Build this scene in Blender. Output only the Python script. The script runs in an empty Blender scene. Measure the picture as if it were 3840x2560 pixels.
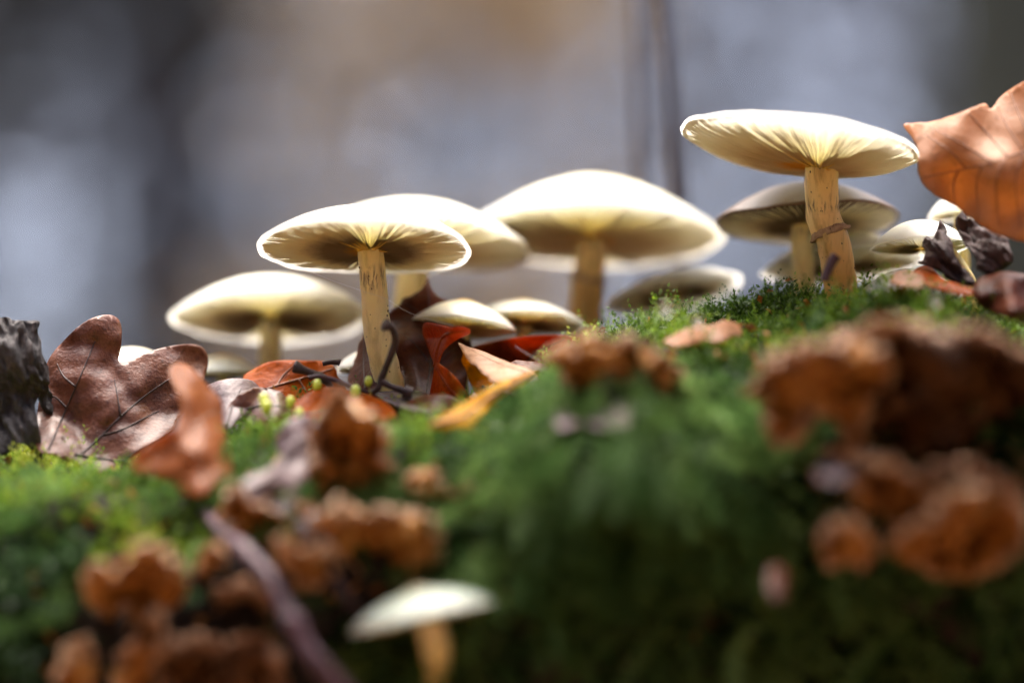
import bpy, math, random
import numpy as np
from mathutils import Vector, Matrix, noise, geometry
random.seed(7); rng = np.random.default_rng(7)
R = math.radians

# ------------------------------------------------------------------ camera, world, sun, exposure
scene = bpy.context.scene
col = scene.collection
CAM = Vector((0, 0, 0.30)); PITCH = R(10); LENS = 100.0; FOC = 3840 * LENS / 36.0
FWD = Vector((0, math.cos(PITCH), math.sin(PITCH))); UP = Vector((0, -math.sin(PITCH), math.cos(PITCH))); RIGHT = Vector((1, 0, 0))
cd = bpy.data.cameras.new('camera'); cam = bpy.data.objects.new('camera', cd); col.objects.link(cam)
cam.location = CAM; cam.rotation_euler = (R(90) + PITCH, 0, 0)
cd.lens = LENS; cd.sensor_width = 36; cd.clip_start = 0.02; cd.clip_end = 800
cd.dof.use_dof = True; cd.dof.focus_distance = 0.600; cd.dof.aperture_fstop = 3.2; cd.dof.aperture_blades = 0
scene.camera = cam

SUN_EL, SUN_AZ = 77, -12       # bright overcast, the brightest part high behind the log (azimuth from +Y towards +X)
world = bpy.data.worlds.new('World'); scene.world = world; world.use_nodes = True
wn = world.node_tree.nodes; wl = world.node_tree.links
bg = wn['Background']
sky = wn.new('ShaderNodeTexSky'); sky.sky_type = 'NISHITA'; sky.sun_disc = False
sky.sun_elevation = R(SUN_EL); sky.sun_rotation = R(SUN_AZ); sky.air_density = 0.55; sky.dust_density = 6.0; sky.ozone_density = 1.0
wl.new(sky.outputs[0], bg.inputs[0]); bg.inputs[1].default_value = 0.15
sl = bpy.data.lights.new('sun', 'SUN'); sl.energy = 0.9; sl.angle = R(75); sl.color = (1.0, 0.95, 0.86)
so = bpy.data.objects.new('sun', sl); col.objects.link(so)
sdir = Vector((math.sin(R(SUN_AZ)) * math.cos(R(SUN_EL)), math.cos(R(SUN_AZ)) * math.cos(R(SUN_EL)), math.sin(R(SUN_EL))))
so.rotation_euler = (-sdir).to_track_quat('-Z', 'Y').to_euler(); so.location = sdir * 30
scene.view_settings.view_transform = 'Standard'; scene.view_settings.look = 'None'
scene.view_settings.gamma = 1.0; scene.view_settings.use_curve_mapping = False
scene.view_settings.exposure = 2.5
scene.view_settings.use_white_balance = True; scene.view_settings.white_balance_temperature = 6600; scene.view_settings.white_balance_tint = 8
scene.cycles.use_denoising = True; scene.cycles.denoiser = 'OPENIMAGEDENOISE'
scene.cycles.max_bounces = 10; scene.cycles.diffuse_bounces = 4; scene.cycles.transmission_bounces = 6
scene.cycles.sample_clamp_indirect = 6.0

# ------------------------------------------------------------------ helpers
def W(px, py, d):
    """world point seen at photo pixel (px, py) at depth d in metres"""
    return CAM + FWD * d + RIGHT * ((px - 1920) / FOC * d) + UP * (-(py - 1280) / FOC * d)
def to_px(p):
    q = p - CAM; d = q.dot(FWD)
    return 1920 + q.dot(RIGHT) / d * FOC, 1280 - q.dot(UP) / d * FOC, d
def mpp(d): return d / FOC
def tag(o, label=None, cat=None, group=None, kind=None):
    if label: o['label'] = label
    if cat: o['category'] = cat
    if group: o['group'] = group
    if kind: o['kind'] = kind
    return o
def empty(name, loc, label, cat, group=None):
    o = bpy.data.objects.new(name, None); col.objects.link(o); o.location = loc; o.empty_display_size = 0.01
    return tag(o, label, cat, group)
def mesh(name, verts, faces, mat, parent=None, base=None, attrs=None, smooth=True):
    """one mesh object; verts in world space, origin put at base"""
    base = Vector(base) if base is not None else (parent.location.copy() if parent else Vector((0, 0, 0)))
    V = np.asarray([tuple(v) for v in verts] if not isinstance(verts, np.ndarray) else verts, dtype=float) - np.array(base)
    me = bpy.data.meshes.new(name)
    me.from_pydata(V.tolist(), [], faces if not isinstance(faces, np.ndarray) else faces.tolist())
    for k, a in (attrs or {}).items():
        at = me.attributes.new(k, 'FLOAT', 'POINT'); at.data.foreach_set('value', np.asarray(a, dtype=np.float32))
    if smooth: me.polygons.foreach_set('use_smooth', [True] * len(me.polygons))
    me.materials.append(mat); me.update()
    o = bpy.data.objects.new(name, me); col.objects.link(o)
    if parent: o.parent = parent; o.location = base - parent.location
    else: o.location = base
    return o
def n3(p, s, k=0.0): return noise.noise(Vector((p[0] * s + k, p[1] * s - k * 1.7, p[2] * s + k * 0.3)))
def fbm(x, y, z): return noise.fractal(Vector((x, y, z)), 1.0, 2.0, 4)
def catmull(pts, n, closed=False):
    P = [Vector(p) for p in pts]; out = []; N = len(P)
    for i in range(N if closed else N - 1):
        a, b, c, d = (P[(i - 1) % N], P[i], P[(i + 1) % N], P[(i + 2) % N]) if closed else (P[max(i - 1, 0)], P[i], P[i + 1], P[min(i + 2, N - 1)])
        for k in range(n):
            t = k / n
            out.append(0.5 * (2 * b + (c - a) * t + (2 * a - 5 * b + 4 * c - d) * t * t + (3 * b - a - 3 * c + d) * t ** 3))
    if not closed: out.append(P[-1])
    return out
def tube(path, rad, seg=12, rough=0.0, rs=300, cap=True, flat=1.0):
    """verts, faces, t of a tube along path (Vectors) with rad a function of t"""
    V, F, T = [], [], []; n = len(path); up = Vector((0.13, 0.97, 0.2)); prev = None
    for i, p in enumerate(path):
        tg = (path[min(i + 1, n - 1)] - path[max(i - 1, 0)]).normalized()
        a = tg.cross(up).normalized() if prev is None else (prev - tg * prev.dot(tg)).normalized()
        b = tg.cross(a); prev = a; t = i / (n - 1)
        for k in range(seg):
            an = 2 * math.pi * k / seg
            r = rad(t)
            q = p + a * (math.cos(an) * r) + b * (math.sin(an) * r * flat)
            if rough: q = p + (q - p) * (1 + rough * n3(q, rs))
            V.append(q); T.append(t)
    for i in range(n - 1):
        for k in range(seg):
            F.append((i * seg + k, i * seg + (k + 1) % seg, (i + 1) * seg + (k + 1) % seg, (i + 1) * seg + k))
    if cap: F.append(tuple(range(seg))[::-1]); F.append(tuple(range((n - 1) * seg, n * seg)))
    return V, F, T

# ------------------------------------------------------------------ materials
def newmat(name):
    m = bpy.data.materials.new(name); m.use_nodes = True
    nt = m.node_tree; return m, nt.nodes, nt.links, nt.nodes['Principled BSDF'], nt.nodes['Material Output']
def ramp(n, stops):
    r = n.new('ShaderNodeValToRGB'); e = r.color_ramp.elements
    while len(e) < len(stops): e.new(0.5)
    for x, (p, c) in zip(e, stops): x.position = p; x.color = (*c, 1)
    return r
def noise_node(n, l, scale, detail=5, rough=0.6, stretch=None, coord='Object'):
    tc = n.new('ShaderNodeTexCoord'); t = n.new('ShaderNodeTexNoise')
    t.inputs['Scale'].default_value = scale; t.inputs['Detail'].default_value = detail; t.inputs['Roughness'].default_value = rough
    if stretch:
        mp = n.new('ShaderNodeMapping'); mp.inputs['Scale'].default_value = stretch
        l.new(tc.outputs[coord], mp.inputs[0]); l.new(mp.outputs[0], t.inputs[0])
    else: l.new(tc.outputs[coord], t.inputs[0])
    return t
def mixc(n, l, fac, a, b, mode='MIX'):
    m = n.new('ShaderNodeMix'); m.data_type = 'RGBA'; m.blend_type = mode
    for s, v in ((m.inputs[0], fac), (m.inputs[6], a), (m.inputs[7], b)):
        if isinstance(v, (int, float)): s.default_value = v
        elif isinstance(v, tuple): s.default_value = (*v, 1)
        else: l.new(v, s)
    return m.outputs[2]
def bump(n, l, p, h, strength, dist):
    b = n.new('ShaderNodeBump'); b.inputs['Strength'].default_value = strength; b.inputs['Distance'].default_value = dist
    l.new(h, b.inputs['Height']); l.new(b.outputs[0], p.inputs['Normal']); return b
def attr(n, name):
    a = n.new('ShaderNodeAttribute'); a.attribute_name = name; return a.outputs['Fac']
def mrange(n, l, v, a, b, c=0.0, d=1.0):
    m = n.new('ShaderNodeMapRange'); l.new(v, m.inputs[0])
    for i, x in enumerate((a, b, c, d)): m.inputs[i + 1].default_value = x
    return m.outputs[0]
def radial(n, l):
    tc = n.new('ShaderNodeTexCoord'); mp = n.new('ShaderNodeMapping'); mp.inputs['Scale'].default_value = (1, 1, 0)
    l.new(tc.outputs['Object'], mp.inputs[0]); v = n.new('ShaderNodeVectorMath'); v.operation = 'LENGTH'
    l.new(mp.outputs[0], v.inputs[0]); return v.outputs['Value']

def leaf_mat(name, stops, rough=0.4, trans=0.35, tcol=None, scale=130, coat=0.25, edge=None, spec=0.18):
    m, n, l, p, out = newmat(name)
    t = noise_node(n, l, scale, 6, 0.62); r = ramp(n, stops); l.new(t.outputs[0], r.inputs[0])
    t2 = noise_node(n, l, scale * 7, 3, 0.6)
    c = mixc(n, l, mrange(n, l, t2.outputs[0], 0.52, 0.72, 0, 0.55), r.outputs[0], tuple(x * 0.35 for x in stops[0][1]))
    if edge: c = mixc(n, l, mrange(n, l, attr(n, 'edge'), edge[1], 0.0), c, edge[0])
    l.new(c, p.inputs['Base Color']); p.inputs['Roughness'].default_value = rough
    p.inputs['Coat Weight'].default_value = coat * .35; p.inputs['Coat Roughness'].default_value = 0.22; p.inputs['Specular IOR Level'].default_value = spec
    bump(n, l, p, t2.outputs[0], 0.5, 0.0006)
    tr = n.new('ShaderNodeBsdfTranslucent')
    if tcol: tr.inputs[0].default_value = (*tcol, 1)
    else: l.new(c, tr.inputs[0])
    mx = n.new('ShaderNodeMixShader'); mx.inputs[0].default_value = trans
    l.new(p.outputs[0], mx.inputs[1]); l.new(tr.outputs[0], mx.inputs[2]); l.new(mx.outputs[0], out.inputs[0])
    return m
def plain_mat(name, stops, rough=0.7, scale=120, bstr=0.5, bdist=0.001, stretch=None, spec=0.5, coat=0.0):
    m, n, l, p, out = newmat(name)
    t = noise_node(n, l, scale, 6, 0.65, stretch); r = ramp(n, stops); l.new(t.outputs[0], r.inputs[0])
    l.new(r.outputs[0], p.inputs['Base Color']); p.inputs['Roughness'].default_value = rough
    p.inputs['Specular IOR Level'].default_value = spec; p.inputs['Coat Weight'].default_value = coat; p.inputs['Coat Roughness'].default_value = 0.25
    bump(n, l, p, t.outputs[0], bstr, bdist)
    return m
def cap_mat(name, centre, rim, dirt=0.5, sss=0.024, c0=0.14, sw=1.0):
    m, n, l, p, out = newmat(name)
    rd = radial(n, l); t = noise_node(n, l, 2.2, 4); 
    ad = n.new('ShaderNodeMath'); ad.operation = 'MULTIPLY_ADD'; l.new(t.outputs[0], ad.inputs[0]); ad.inputs[1].default_value = 0.3; l.new(rd, ad.inputs[2])
    r = ramp(n, [(c0, centre), (0.55, tuple((a + b * 2) / 3 for a, b in zip(centre, rim))), (0.95, rim)]); l.new(ad.outputs[0], r.inputs[0])
    t2 = noise_node(n, l, 9, 6, 0.7)
    c = mixc(n, l, mrange(n, l, t2.outputs[0], 0.62, 0.74, 0, dirt), r.outputs[0], (0.13, 0.075, 0.035))
    l.new(c, p.inputs['Base Color']); p.inputs['Roughness'].default_value = 0.42
    p.inputs['Subsurface Weight'].default_value = sw; p.inputs['Subsurface Radius'].default_value = (1.0, 0.93, 0.76)
    p.inputs['Subsurface Scale'].default_value = sss
    t3 = noise_node(n, l, 30, 4); bump(n, l, p, t3.outputs[0], 0.15, 0.02)
    return m
def gill_mat(name, rim, mid, dark, core, amt=1.0):
    m, n, l, p, out = newmat(name)
    rd = radial(n, l)
    # spore-stained gills: fine radial mottling on the blade, pale young margin
    t = noise_node(n, l, 5.5, 5, 0.7)
    ad = n.new('ShaderNodeMath'); ad.operation = 'MULTIPLY_ADD'; l.new(t.outputs[0], ad.inputs[0]); ad.inputs[1].default_value = 0.28; l.new(rd, ad.inputs[2])
    r = ramp(n, [(0.24, core), (0.36, dark), (0.54, dark), (0.75, mid), (0.94, rim)]); l.new(ad.outputs[0], r.inputs[0])
    l.new(r.outputs[0], p.inputs['Base Color']); p.inputs['Roughness'].default_value = 0.7
    tr = n.new('ShaderNodeBsdfTranslucent'); l.new(r.outputs[0], tr.inputs[0])
    mx = n.new('ShaderNodeMixShader'); mx.inputs[0].default_value = 0.75
    l.new(p.outputs[0], mx.inputs[1]); l.new(tr.outputs[0], mx.inputs[2]); l.new(mx.outputs[0], out.inputs[0])
    return m
def stem_mat(name, top, mid, base, fib=0.75):
    m, n, l, p, out = newmat(name)
    a = attr(n, 't'); t = noise_node(n, l, 420, 5, 0.65, (1, 1, 0.16))
    t0 = noise_node(n, l, 160, 4, 0.6, (1, 1, 0.3))
    ad = n.new('ShaderNodeMath'); ad.operation = 'MULTIPLY_ADD'; l.new(t0.outputs[0], ad.inputs[0]); ad.inputs[1].default_value = 0.35; l.new(a, ad.inputs[2])
    r = ramp(n, [(0.15, top), (0.55, mid), (1.1, base)]); l.new(ad.outputs[0], r.inputs[0])
    c = mixc(n, l, mrange(n, l, t.outputs[0], 0.50, 0.68, 0, fib), r.outputs[0], tuple(x * 0.45 for x in base))
    # dark fibrils left by the veil
    w = n.new('ShaderNodeMath'); w.operation = 'PINGPONG'; w.inputs[1].default_value = 0.31; l.new(a, w.inputs[0])      # peaks at t = .31
    t4 = noise_node(n, l, 1500, 3, 0.6, (1, 1, 0.10))
    mm = n.new('ShaderNodeMath'); mm.operation = 'MULTIPLY'; l.new(mrange(n, l, w.outputs[0], 0.235, 0.30), mm.inputs[0]); l.new(mrange(n, l, t4.outputs[0], 0.50, 0.60, 0, 0.8), mm.inputs[1])
    c = mixc(n, l, mm.outputs[0], c, (0.06, 0.035, 0.03))
    l.new(c, p.inputs['Base Color']); p.inputs['Roughness'].default_value = 0.55
    p.inputs['Subsurface Weight'].default_value = 0.6; p.inputs['Subsurface Radius'].default_value = (1, .7, .35); p.inputs['Subsurface Scale'].default_value = 0.004
    bump(n, l, p, t.outputs[0], 0.5, 0.0006)
    return m

M = {}
M['cap'] = cap_mat('cream_cap', (0.74, 0.60, 0.32), (0.76, 0.72, 0.56), 0.5)
M['cap_yellow'] = cap_mat('yellow_centred_cap', (0.78, 0.42, 0.07), (0.80, 0.76, 0.58), 0.2, 0.008, 0.34)
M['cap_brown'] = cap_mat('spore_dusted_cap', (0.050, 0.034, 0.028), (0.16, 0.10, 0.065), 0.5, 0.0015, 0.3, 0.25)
M['cap_tan'] = cap_mat('tan_cap', (0.50, 0.34, 0.10), (0.80, 0.80, 0.68), 0.5)
M['cap_green'] = cap_mat('shade_toned_green_cap', (0.26, 0.19, 0.07), (0.33, 0.40, 0.33), 0.1)  # greenish cap, albedo lowered to stand in for shade of the brackets above
M['gill'] = gill_mat('sulphur_gills', (0.95, 0.92, 0.78), (0.90, 0.81, 0.60), (0.40, 0.31, 0.21), (0.70, 0.45, 0.10))
M['gill_warm'] = gill_mat('warm_gills', (0.95, 0.92, 0.80), (0.91, 0.83, 0.65), (0.78, 0.64, 0.44), (0.84, 0.52, 0.12))
M['stem'] = stem_mat('cream_stem', (0.92, 0.74, 0.24), (0.92, 0.80, 0.46), (0.90, 0.72, 0.28), 0.5)
M['stem_brown'] = stem_mat('browning_stem', (0.90, 0.72, 0.28), (0.86, 0.66, 0.32), (0.66, 0.36, 0.08), 0.7)
M['shred'] = plain_mat('torn_gill_yellow', [(0.3, (0.85, 0.50, 0.05)), (0.7, (0.9, 0.66, 0.16))], 0.6, 300)
M['veil'] = plain_mat('veil_remnant', [(0.3, (0.22, 0.12, 0.07)), (0.7, (0.55, 0.38, 0.24))], 0.8, 500)
M['speck'] = plain_mat('dirt_speck', [(0.3, (0.03, 0.018, 0.01)), (0.7, (0.09, 0.05, 0.03))], 0.8, 500)
M['log'] = plain_mat('rotten_wood', [(0.25, (0.010, 0.007, 0.006)), (0.55, (0.022, 0.014, 0.010)), (0.8, (0.06, 0.034, 0.018))], 0.85, 60, 0.9, 0.006)
M['bark'] = plain_mat('grey_bark', [(0.25, (0.012, 0.010, 0.011)), (0.55, (0.060, 0.050, 0.050)), (0.8, (0.20, 0.16, 0.15))], 0.7, 700, 0.9, 0.0010, (1.2, 1, 0.18))
M['darkwood'] = plain_mat('maroon_rotten_wood', [(0.25, (0.012, 0.006, 0.006)), (0.6, (0.06, 0.026, 0.026)), (0.85, (0.17, 0.085, 0.08))], 0.6, 800, 0.9, 0.0009, (1, 1, 0.25))
M['twig'] = plain_mat('dark_twig', [(0.3, (0.020, 0.011, 0.012)), (0.7, (0.085, 0.045, 0.05))], 0.5, 300, 0.6, 0.0008)
M['twig_red'] = plain_mat('purple_twig', [(0.3, (0.045, 0.020, 0.030)), (0.7, (0.12, 0.062, 0.078))], 0.5, 200, 0.5, 0.0008, None, 0.4, 0.0)
M['oak'] = leaf_mat('brown_oak_leaf', [(0.3, (0.090, 0.024, 0.013)), (0.5, (0.18, 0.056, 0.027)), (0.7, (0.27, 0.095, 0.048))], 0.42, 0.22, None, 150, 1.0, spec=.4)
M['oak_vein'] = plain_mat('dark_leaf_vein', [(0.3, (0.025, 0.010, 0.010)), (0.7, (0.07, 0.028, 0.02))], 0.5, 300)
M['orange'] = leaf_mat('orange_leaf', [(0.3, (0.34, 0.052, 0.002)), (0.5, (0.56, 0.110, 0.003)), (0.7, (0.66, 0.18, 0.008))], 0.38, 0.5, None, 110, 0.2, spec=.1)
M['orange_vein'] = plain_mat('rusty_leaf_vein', [(0.3, (0.16, 0.045, 0.012)), (0.7, (0.30, 0.10, 0.03))], 0.5, 300)
M['pink_vein'] = plain_mat('pale_rusty_vein', [(0.3, (0.24, 0.10, 0.045)), (0.7, (0.38, 0.17, 0.08))], 0.5, 300)
M['maroon'] = leaf_mat('maroon_leaf', [(0.3, (0.060, 0.014, 0.008)), (0.5, (0.13, 0.032, 0.014)), (0.7, (0.21, 0.06, 0.02))], 0.42, 0.32, None, 120, 0.3)
M['red'] = leaf_mat('red_orange_leaf', [(0.3, (0.42, 0.050, 0.010)), (0.5, (0.58, 0.10, 0.016)), (0.7, (0.66, 0.17, 0.04))], 0.35, 0.45, None, 150, 0.4)
M['tan'] = leaf_mat('pale_tan_leaf', [(0.3, (0.36, 0.17, 0.09)), (0.5, (0.52, 0.29, 0.17)), (0.7, (0.64, 0.42, 0.27))], 0.4, 0.28, None, 200, 0.3)
M['yellow'] = leaf_mat('yellow_leaf', [(0.3, (0.42, 0.17, 0.003)), (0.5, (0.74, 0.36, 0.004)), (0.7, (0.82, 0.48, 0.010))], 0.4, 0.45, None, 130, 0.2, spec=.1)
M['pink'] = leaf_mat('pinkish_beech_leaf', [(0.3, (0.38, 0.17, 0.085)), (0.5, (0.50, 0.25, 0.13)), (0.7, (0.60, 0.34, 0.20))], 0.40, 0.40, (0.72, 0.36, 0.10), 70, 0.45)
M['rust'] = leaf_mat('rusty_leaf', [(0.3, (0.22, 0.062, 0.016)), (0.5, (0.36, 0.12, 0.035)), (0.7, (0.46, 0.19, 0.075))], 0.4, 0.45, (0.62, 0.19, 0.02), 90, 0.5)
M['grey_leaf'] = leaf_mat('grey_brown_leaf', [(0.3, (0.10, 0.07, 0.075)), (0.5, (0.19, 0.135, 0.14)), (0.7, (0.33, 0.26, 0.25))], 0.4, 0.15, None, 120, 0.4)
M['pale_leaf'] = leaf_mat('pale_weathered_leaf', [(0.3, (0.22, 0.20, 0.20)), (0.5, (0.34, 0.31, 0.31)), (0.7, (0.48, 0.45, 0.44))], 0.45, 0.2, None, 120, 0.3)
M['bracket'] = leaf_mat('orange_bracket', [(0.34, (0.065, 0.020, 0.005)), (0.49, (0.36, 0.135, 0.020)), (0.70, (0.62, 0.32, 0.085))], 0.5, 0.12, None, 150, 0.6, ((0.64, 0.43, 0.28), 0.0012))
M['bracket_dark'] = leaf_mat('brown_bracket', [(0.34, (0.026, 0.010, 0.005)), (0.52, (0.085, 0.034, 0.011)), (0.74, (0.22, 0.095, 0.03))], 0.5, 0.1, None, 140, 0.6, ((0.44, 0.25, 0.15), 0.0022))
M['capsule'] = plain_mat('moss_capsule', [(0.3, (0.48, 0.60, 0.03)), (0.7, (0.80, 0.82, 0.08))], 0.3, 400, 0.2, 0.0005, None, 0.6, 0.5)
M['seta'] = plain_mat('moss_stalk', [(0.3, (0.30, 0.20, 0.04)), (0.7, (0.45, 0.32, 0.08))], 0.5, 400)
m, n, l, p, out = newmat('water'); p.inputs['Roughness'].default_value = 0.02; p.inputs['Transmission Weight'].default_value = 1.0; p.inputs['IOR'].default_value = 1.33; M['water'] = m
m, n, l, p, out = newmat('spider_silk'); p.inputs['Base Color'].default_value = (0.8, 0.8, 0.85, 1); p.inputs['Roughness'].default_value = 0.3; M['silk'] = m
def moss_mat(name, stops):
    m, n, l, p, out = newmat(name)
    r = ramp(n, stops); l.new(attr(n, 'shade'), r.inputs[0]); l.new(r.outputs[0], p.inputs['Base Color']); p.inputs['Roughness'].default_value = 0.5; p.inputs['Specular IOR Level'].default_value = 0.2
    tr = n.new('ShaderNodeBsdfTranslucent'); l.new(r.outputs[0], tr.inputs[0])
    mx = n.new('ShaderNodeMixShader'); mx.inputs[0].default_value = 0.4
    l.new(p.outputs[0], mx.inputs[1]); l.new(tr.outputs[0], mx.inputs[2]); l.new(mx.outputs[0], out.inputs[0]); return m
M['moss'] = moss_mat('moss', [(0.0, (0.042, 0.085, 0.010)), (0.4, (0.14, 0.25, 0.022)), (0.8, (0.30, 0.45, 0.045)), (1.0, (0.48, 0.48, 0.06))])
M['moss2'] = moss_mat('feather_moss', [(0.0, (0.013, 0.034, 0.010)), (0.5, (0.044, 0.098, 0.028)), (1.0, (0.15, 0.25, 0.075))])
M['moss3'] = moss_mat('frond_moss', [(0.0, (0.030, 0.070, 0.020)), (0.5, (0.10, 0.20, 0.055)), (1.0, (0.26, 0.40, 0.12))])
M['litter'] = plain_mat('leaf_litter', [(0.3, (0.06, 0.03, 0.015)), (0.55, (0.16, 0.085, 0.04)), (0.75, (0.28, 0.16, 0.08))], 0.8, 9, 0.8, 0.05)
M['tree_bark'] = plain_mat('tree_bark', [(0.3, (0.016, 0.017, 0.024)), (0.6, (0.032, 0.034, 0.046)), (0.8, (0.055, 0.057, 0.07))], 0.85, 14, 0.8, 0.02, (1, 1, 0.3))
M['mossy_bark'] = plain_mat('mossy_tree_bark', [(0.3, (0.02, 0.024, 0.02)), (0.6, (0.045, 0.055, 0.040)), (0.8, (0.09, 0.10, 0.07))], 0.85, 14, 0.8, 0.02, (1, 1, 0.3))
M['beech_leaf'] = leaf_mat('tan_beech_foliage', [(0.3, (0.46, 0.36, 0.22)), (0.6, (0.58, 0.47, 0.30)), (0.8, (0.66, 0.56, 0.38))], 0.6, 0.5, None, 3, 0.0)
M['dark_leaf'] = plain_mat('evergreen_foliage', [(0.3, (0.018, 0.026, 0.032)), (0.6, (0.035, 0.048, 0.056)), (0.8, (0.06, 0.075, 0.08))], 0.6, 3)
M['wood_leaf'] = plain_mat('far_foliage', [(0.3, (0.10, 0.10, 0.12)), (0.6, (0.15, 0.15, 0.17)), (0.8, (0.22, 0.21, 0.22))], 0.7, 0.7)

# ------------------------------------------------------------------ ground, log
def log_profile():
    # ridge line, as photo pixels at depth .57
    pts = [(-9000, 1900), (-2500, 1800), (0, 1830), (300, 1880), (600, 1850), (800, 1710), (1000, 1620), (1450, 1625), (1800, 1600), (1900, 1530), (1980, 1470), (2060, 1410), (2250, 1330), (2450, 1300), (2650, 1300), (2800, 1250), (3000, 1200), (3250, 1150), (3450, 1130), (3650, 1200), (3900, 1280), (5000, 1350), (12000, 1500)]
    ws = [W(px, py, 0.57) for px, py in pts]
    return np.array([w.x for w in ws]), np.array([w.z for w in ws])
RX, RZ = log_profile()
def ridge_z(x): return float(np.interp(x, RX, RZ))
YR = 0.565
def plateau(x, y):
    z = ridge_z(x) + 0.30 * min(max(y - 0.57, 0), 0.03)
    if y > 0.74: z -= 0.9 * (y - 0.74) ** 2 * 4
    return z
BULGE = [(W(px, py, .54).x, W(px, py, .54).z, r, a) for px, py, r, a in ((2330, 1800, .013, .011), (200, 1990, .014, .007), (2750, 1420, .010, .006), (1720, 1720, .010, .005), (2050, 2300, .012, .006))]
def log_point(x, s):
    """s in 0..1 from the ground at the front over the top to the ground behind"""
    zr = ridge_z(x)
    key = [(0.0, 0.660, -0.02), (0.12, 0.630, 0.10), (0.22, 0.625, 0.22), (0.30, 0.600, 0.30), (0.34, 0.572, zr - 0.082), (0.38, 0.546, zr - 0.060), (0.46, 0.538, zr - 0.028), (0.52, 0.556, zr - 0.008), (0.56, 0.572, zr), (0.62, 0.60, zr + 0.009), (0.72, 0.68, zr + 0.009), (0.80, 0.76, zr + 0.004), (0.88, 0.88, zr - 0.07), (0.95, 0.94, 0.18), (1.0, 0.92, -0.02)]
    S = [k[0] for k in key]
    y = float(np.interp(s, S, [k[1] for k in key])); z = float(np.interp(s, S, [k[2] for k in key]))
    d = 0.0045 * fbm(x * 38, s * 14, 1.3) + 0.0018 * n3((x, y, z), 190)
    for bx, bz, br, ba in BULGE:
        if .3 < s < .7: d += ba * math.exp(-((x - bx) ** 2 + (z - bz) ** 2) / br ** 2)
    c = Vector((0, y - 0.73, z - 0.22)).normalized()
    return Vector((x, y, z)) + c * d
def build_log():
    xs = np.concatenate([np.linspace(-0.9, -0.16, 60), np.linspace(-0.157, 0.157, 230), np.linspace(0.16, 0.9, 60)])
    ss = np.linspace(0, 1, 130); V = []; F = []
    for x in xs:
        for s in ss: V.append(log_point(float(x), float(s)))
    n = len(ss)
    for i in range(len(xs) - 1):
        for j in range(n - 1): F.append((i * n + j, (i + 1) * n + j, (i + 1) * n + j + 1, i * n + j + 1))
    F.append(tuple(range(n))[::-1]); F.append(tuple(range((len(xs) - 1) * n, len(xs) * n)))
    o = mesh('fallen_log', V, F, M['log'], base=(0, 0.74, 0))
    tag(o, 'rotten dark brown fallen log carrying the moss and mushrooms', 'log')
build_log()
gx = np.concatenate([np.linspace(-300, -12, 12), np.linspace(-10, 10, 41), np.linspace(12, 300, 12)])
GV = [(x, y, (0.0 if abs(x) < 1.5 and abs(y) < 1.5 else 0.12 * fbm(x * .25, y * .25, 5)) + 0.00002 * (x * x + y * y)) for x in gx for y in gx]
n_ = len(gx); GF = [(i * n_ + j, (i + 1) * n_ + j, (i + 1) * n_ + j + 1, i * n_ + j + 1) for i in range(n_ - 1) for j in range(n_ - 1)]
tag(mesh('ground', GV, GF, M['litter']), 'woodland floor covered in brown leaf litter', 'ground', kind='structure')

# ------------------------------------------------------------------ background trees
def leaf_cloud(pts, size, seedk=0):
    """small folded leaf quads at the points"""
    r = np.random.default_rng(seedk); N = len(pts); P = np.asarray(pts)
    a = r.normal(size=(N, 3)); a /= np.linalg.norm(a, axis=1)[:, None]
    b = np.cross(a, r.normal(size=(N, 3))); b /= np.linalg.norm(b, axis=1)[:, None]
    s = size * r.uniform(0.6, 1.3, size=(N, 1)); c = np.cross(a, b)
    V = np.stack([P - a * s, P + b * s * .55 + c * s * .15, P + a * s, P - b * s * .55 + c * s * .15], 1).reshape(-1, 3)
    I = np.arange(N)[:, None] * 4
    return V, np.concatenate([np.concatenate([I, I + 1, I + 2], 1), np.concatenate([I, I + 2, I + 3], 1)])
def tree(name, label, px, dist, dia, height, bark, foliage, crown, nleaf, lsize, lean=0.0, seed=1, cat='tree', group=None):
    r = random.Random(seed); b = W(px, 1280, dist); base = Vector((b.x, b.y, -0.05))
    t = empty(name, base, label, cat, group)
    path = catmull([base, base + Vector((lean * .3, 0.02, height * .3)), base + Vector((lean * .6 + .04, -.03, height * .6)), base + Vector((lean, 0, height))], 8)
    V, F, _ = tube(path, lambda t_: dia / 2 * (1 - .75 * t_) * (1 + .5 * max(0, .06 - t_) / .06), 14, 0.15, 4 / max(dia, .02) * .2)
    mesh('trunk', V, F, bark, t)
    for k in range(7):
        tt = 0.32 + 0.09 * k; q = path[int(tt * (len(path) - 1))]; an = r.uniform(0, 6.28); L = height * r.uniform(.15, .28)
        d = Vector((math.cos(an), math.sin(an), r.uniform(.4, .9)))
        V, F, _ = tube(catmull([q, q + d * L * .5, q + d * L + Vector((0, 0, L * .2))], 5), lambda s: dia * .16 * (1 - .8 * s), 7)
        mesh('limb', V, F, bark, t)
    pts = []
    for k in range(max(8, nleaf // 160)):
        an = r.uniform(0, 6.28); rad = crown[2] * math.sqrt(r.random()); zz = r.uniform(crown[0], crown[1]); c = base + Vector((rad * math.cos(an), rad * math.sin(an), zz))
        for j in range(160):
            pts.append(c + Vector((r.gauss(0, 1), r.gauss(0, 1), r.gauss(0, .7))) * crown[2] * .17)
    V, F = leaf_cloud([tuple(q) for q in pts], lsize, seed); mesh('crown', V, F, foliage, t, smooth=False)
    return t
tree('beech_tree', 'slim grey trunk blurred behind the brown oak leaf', 585, 7.5, .34, 9, M['tree_bark'], M['beech_leaf'], (4.5, 9, 2.2), 4000, .06, .1, 3)
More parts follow.
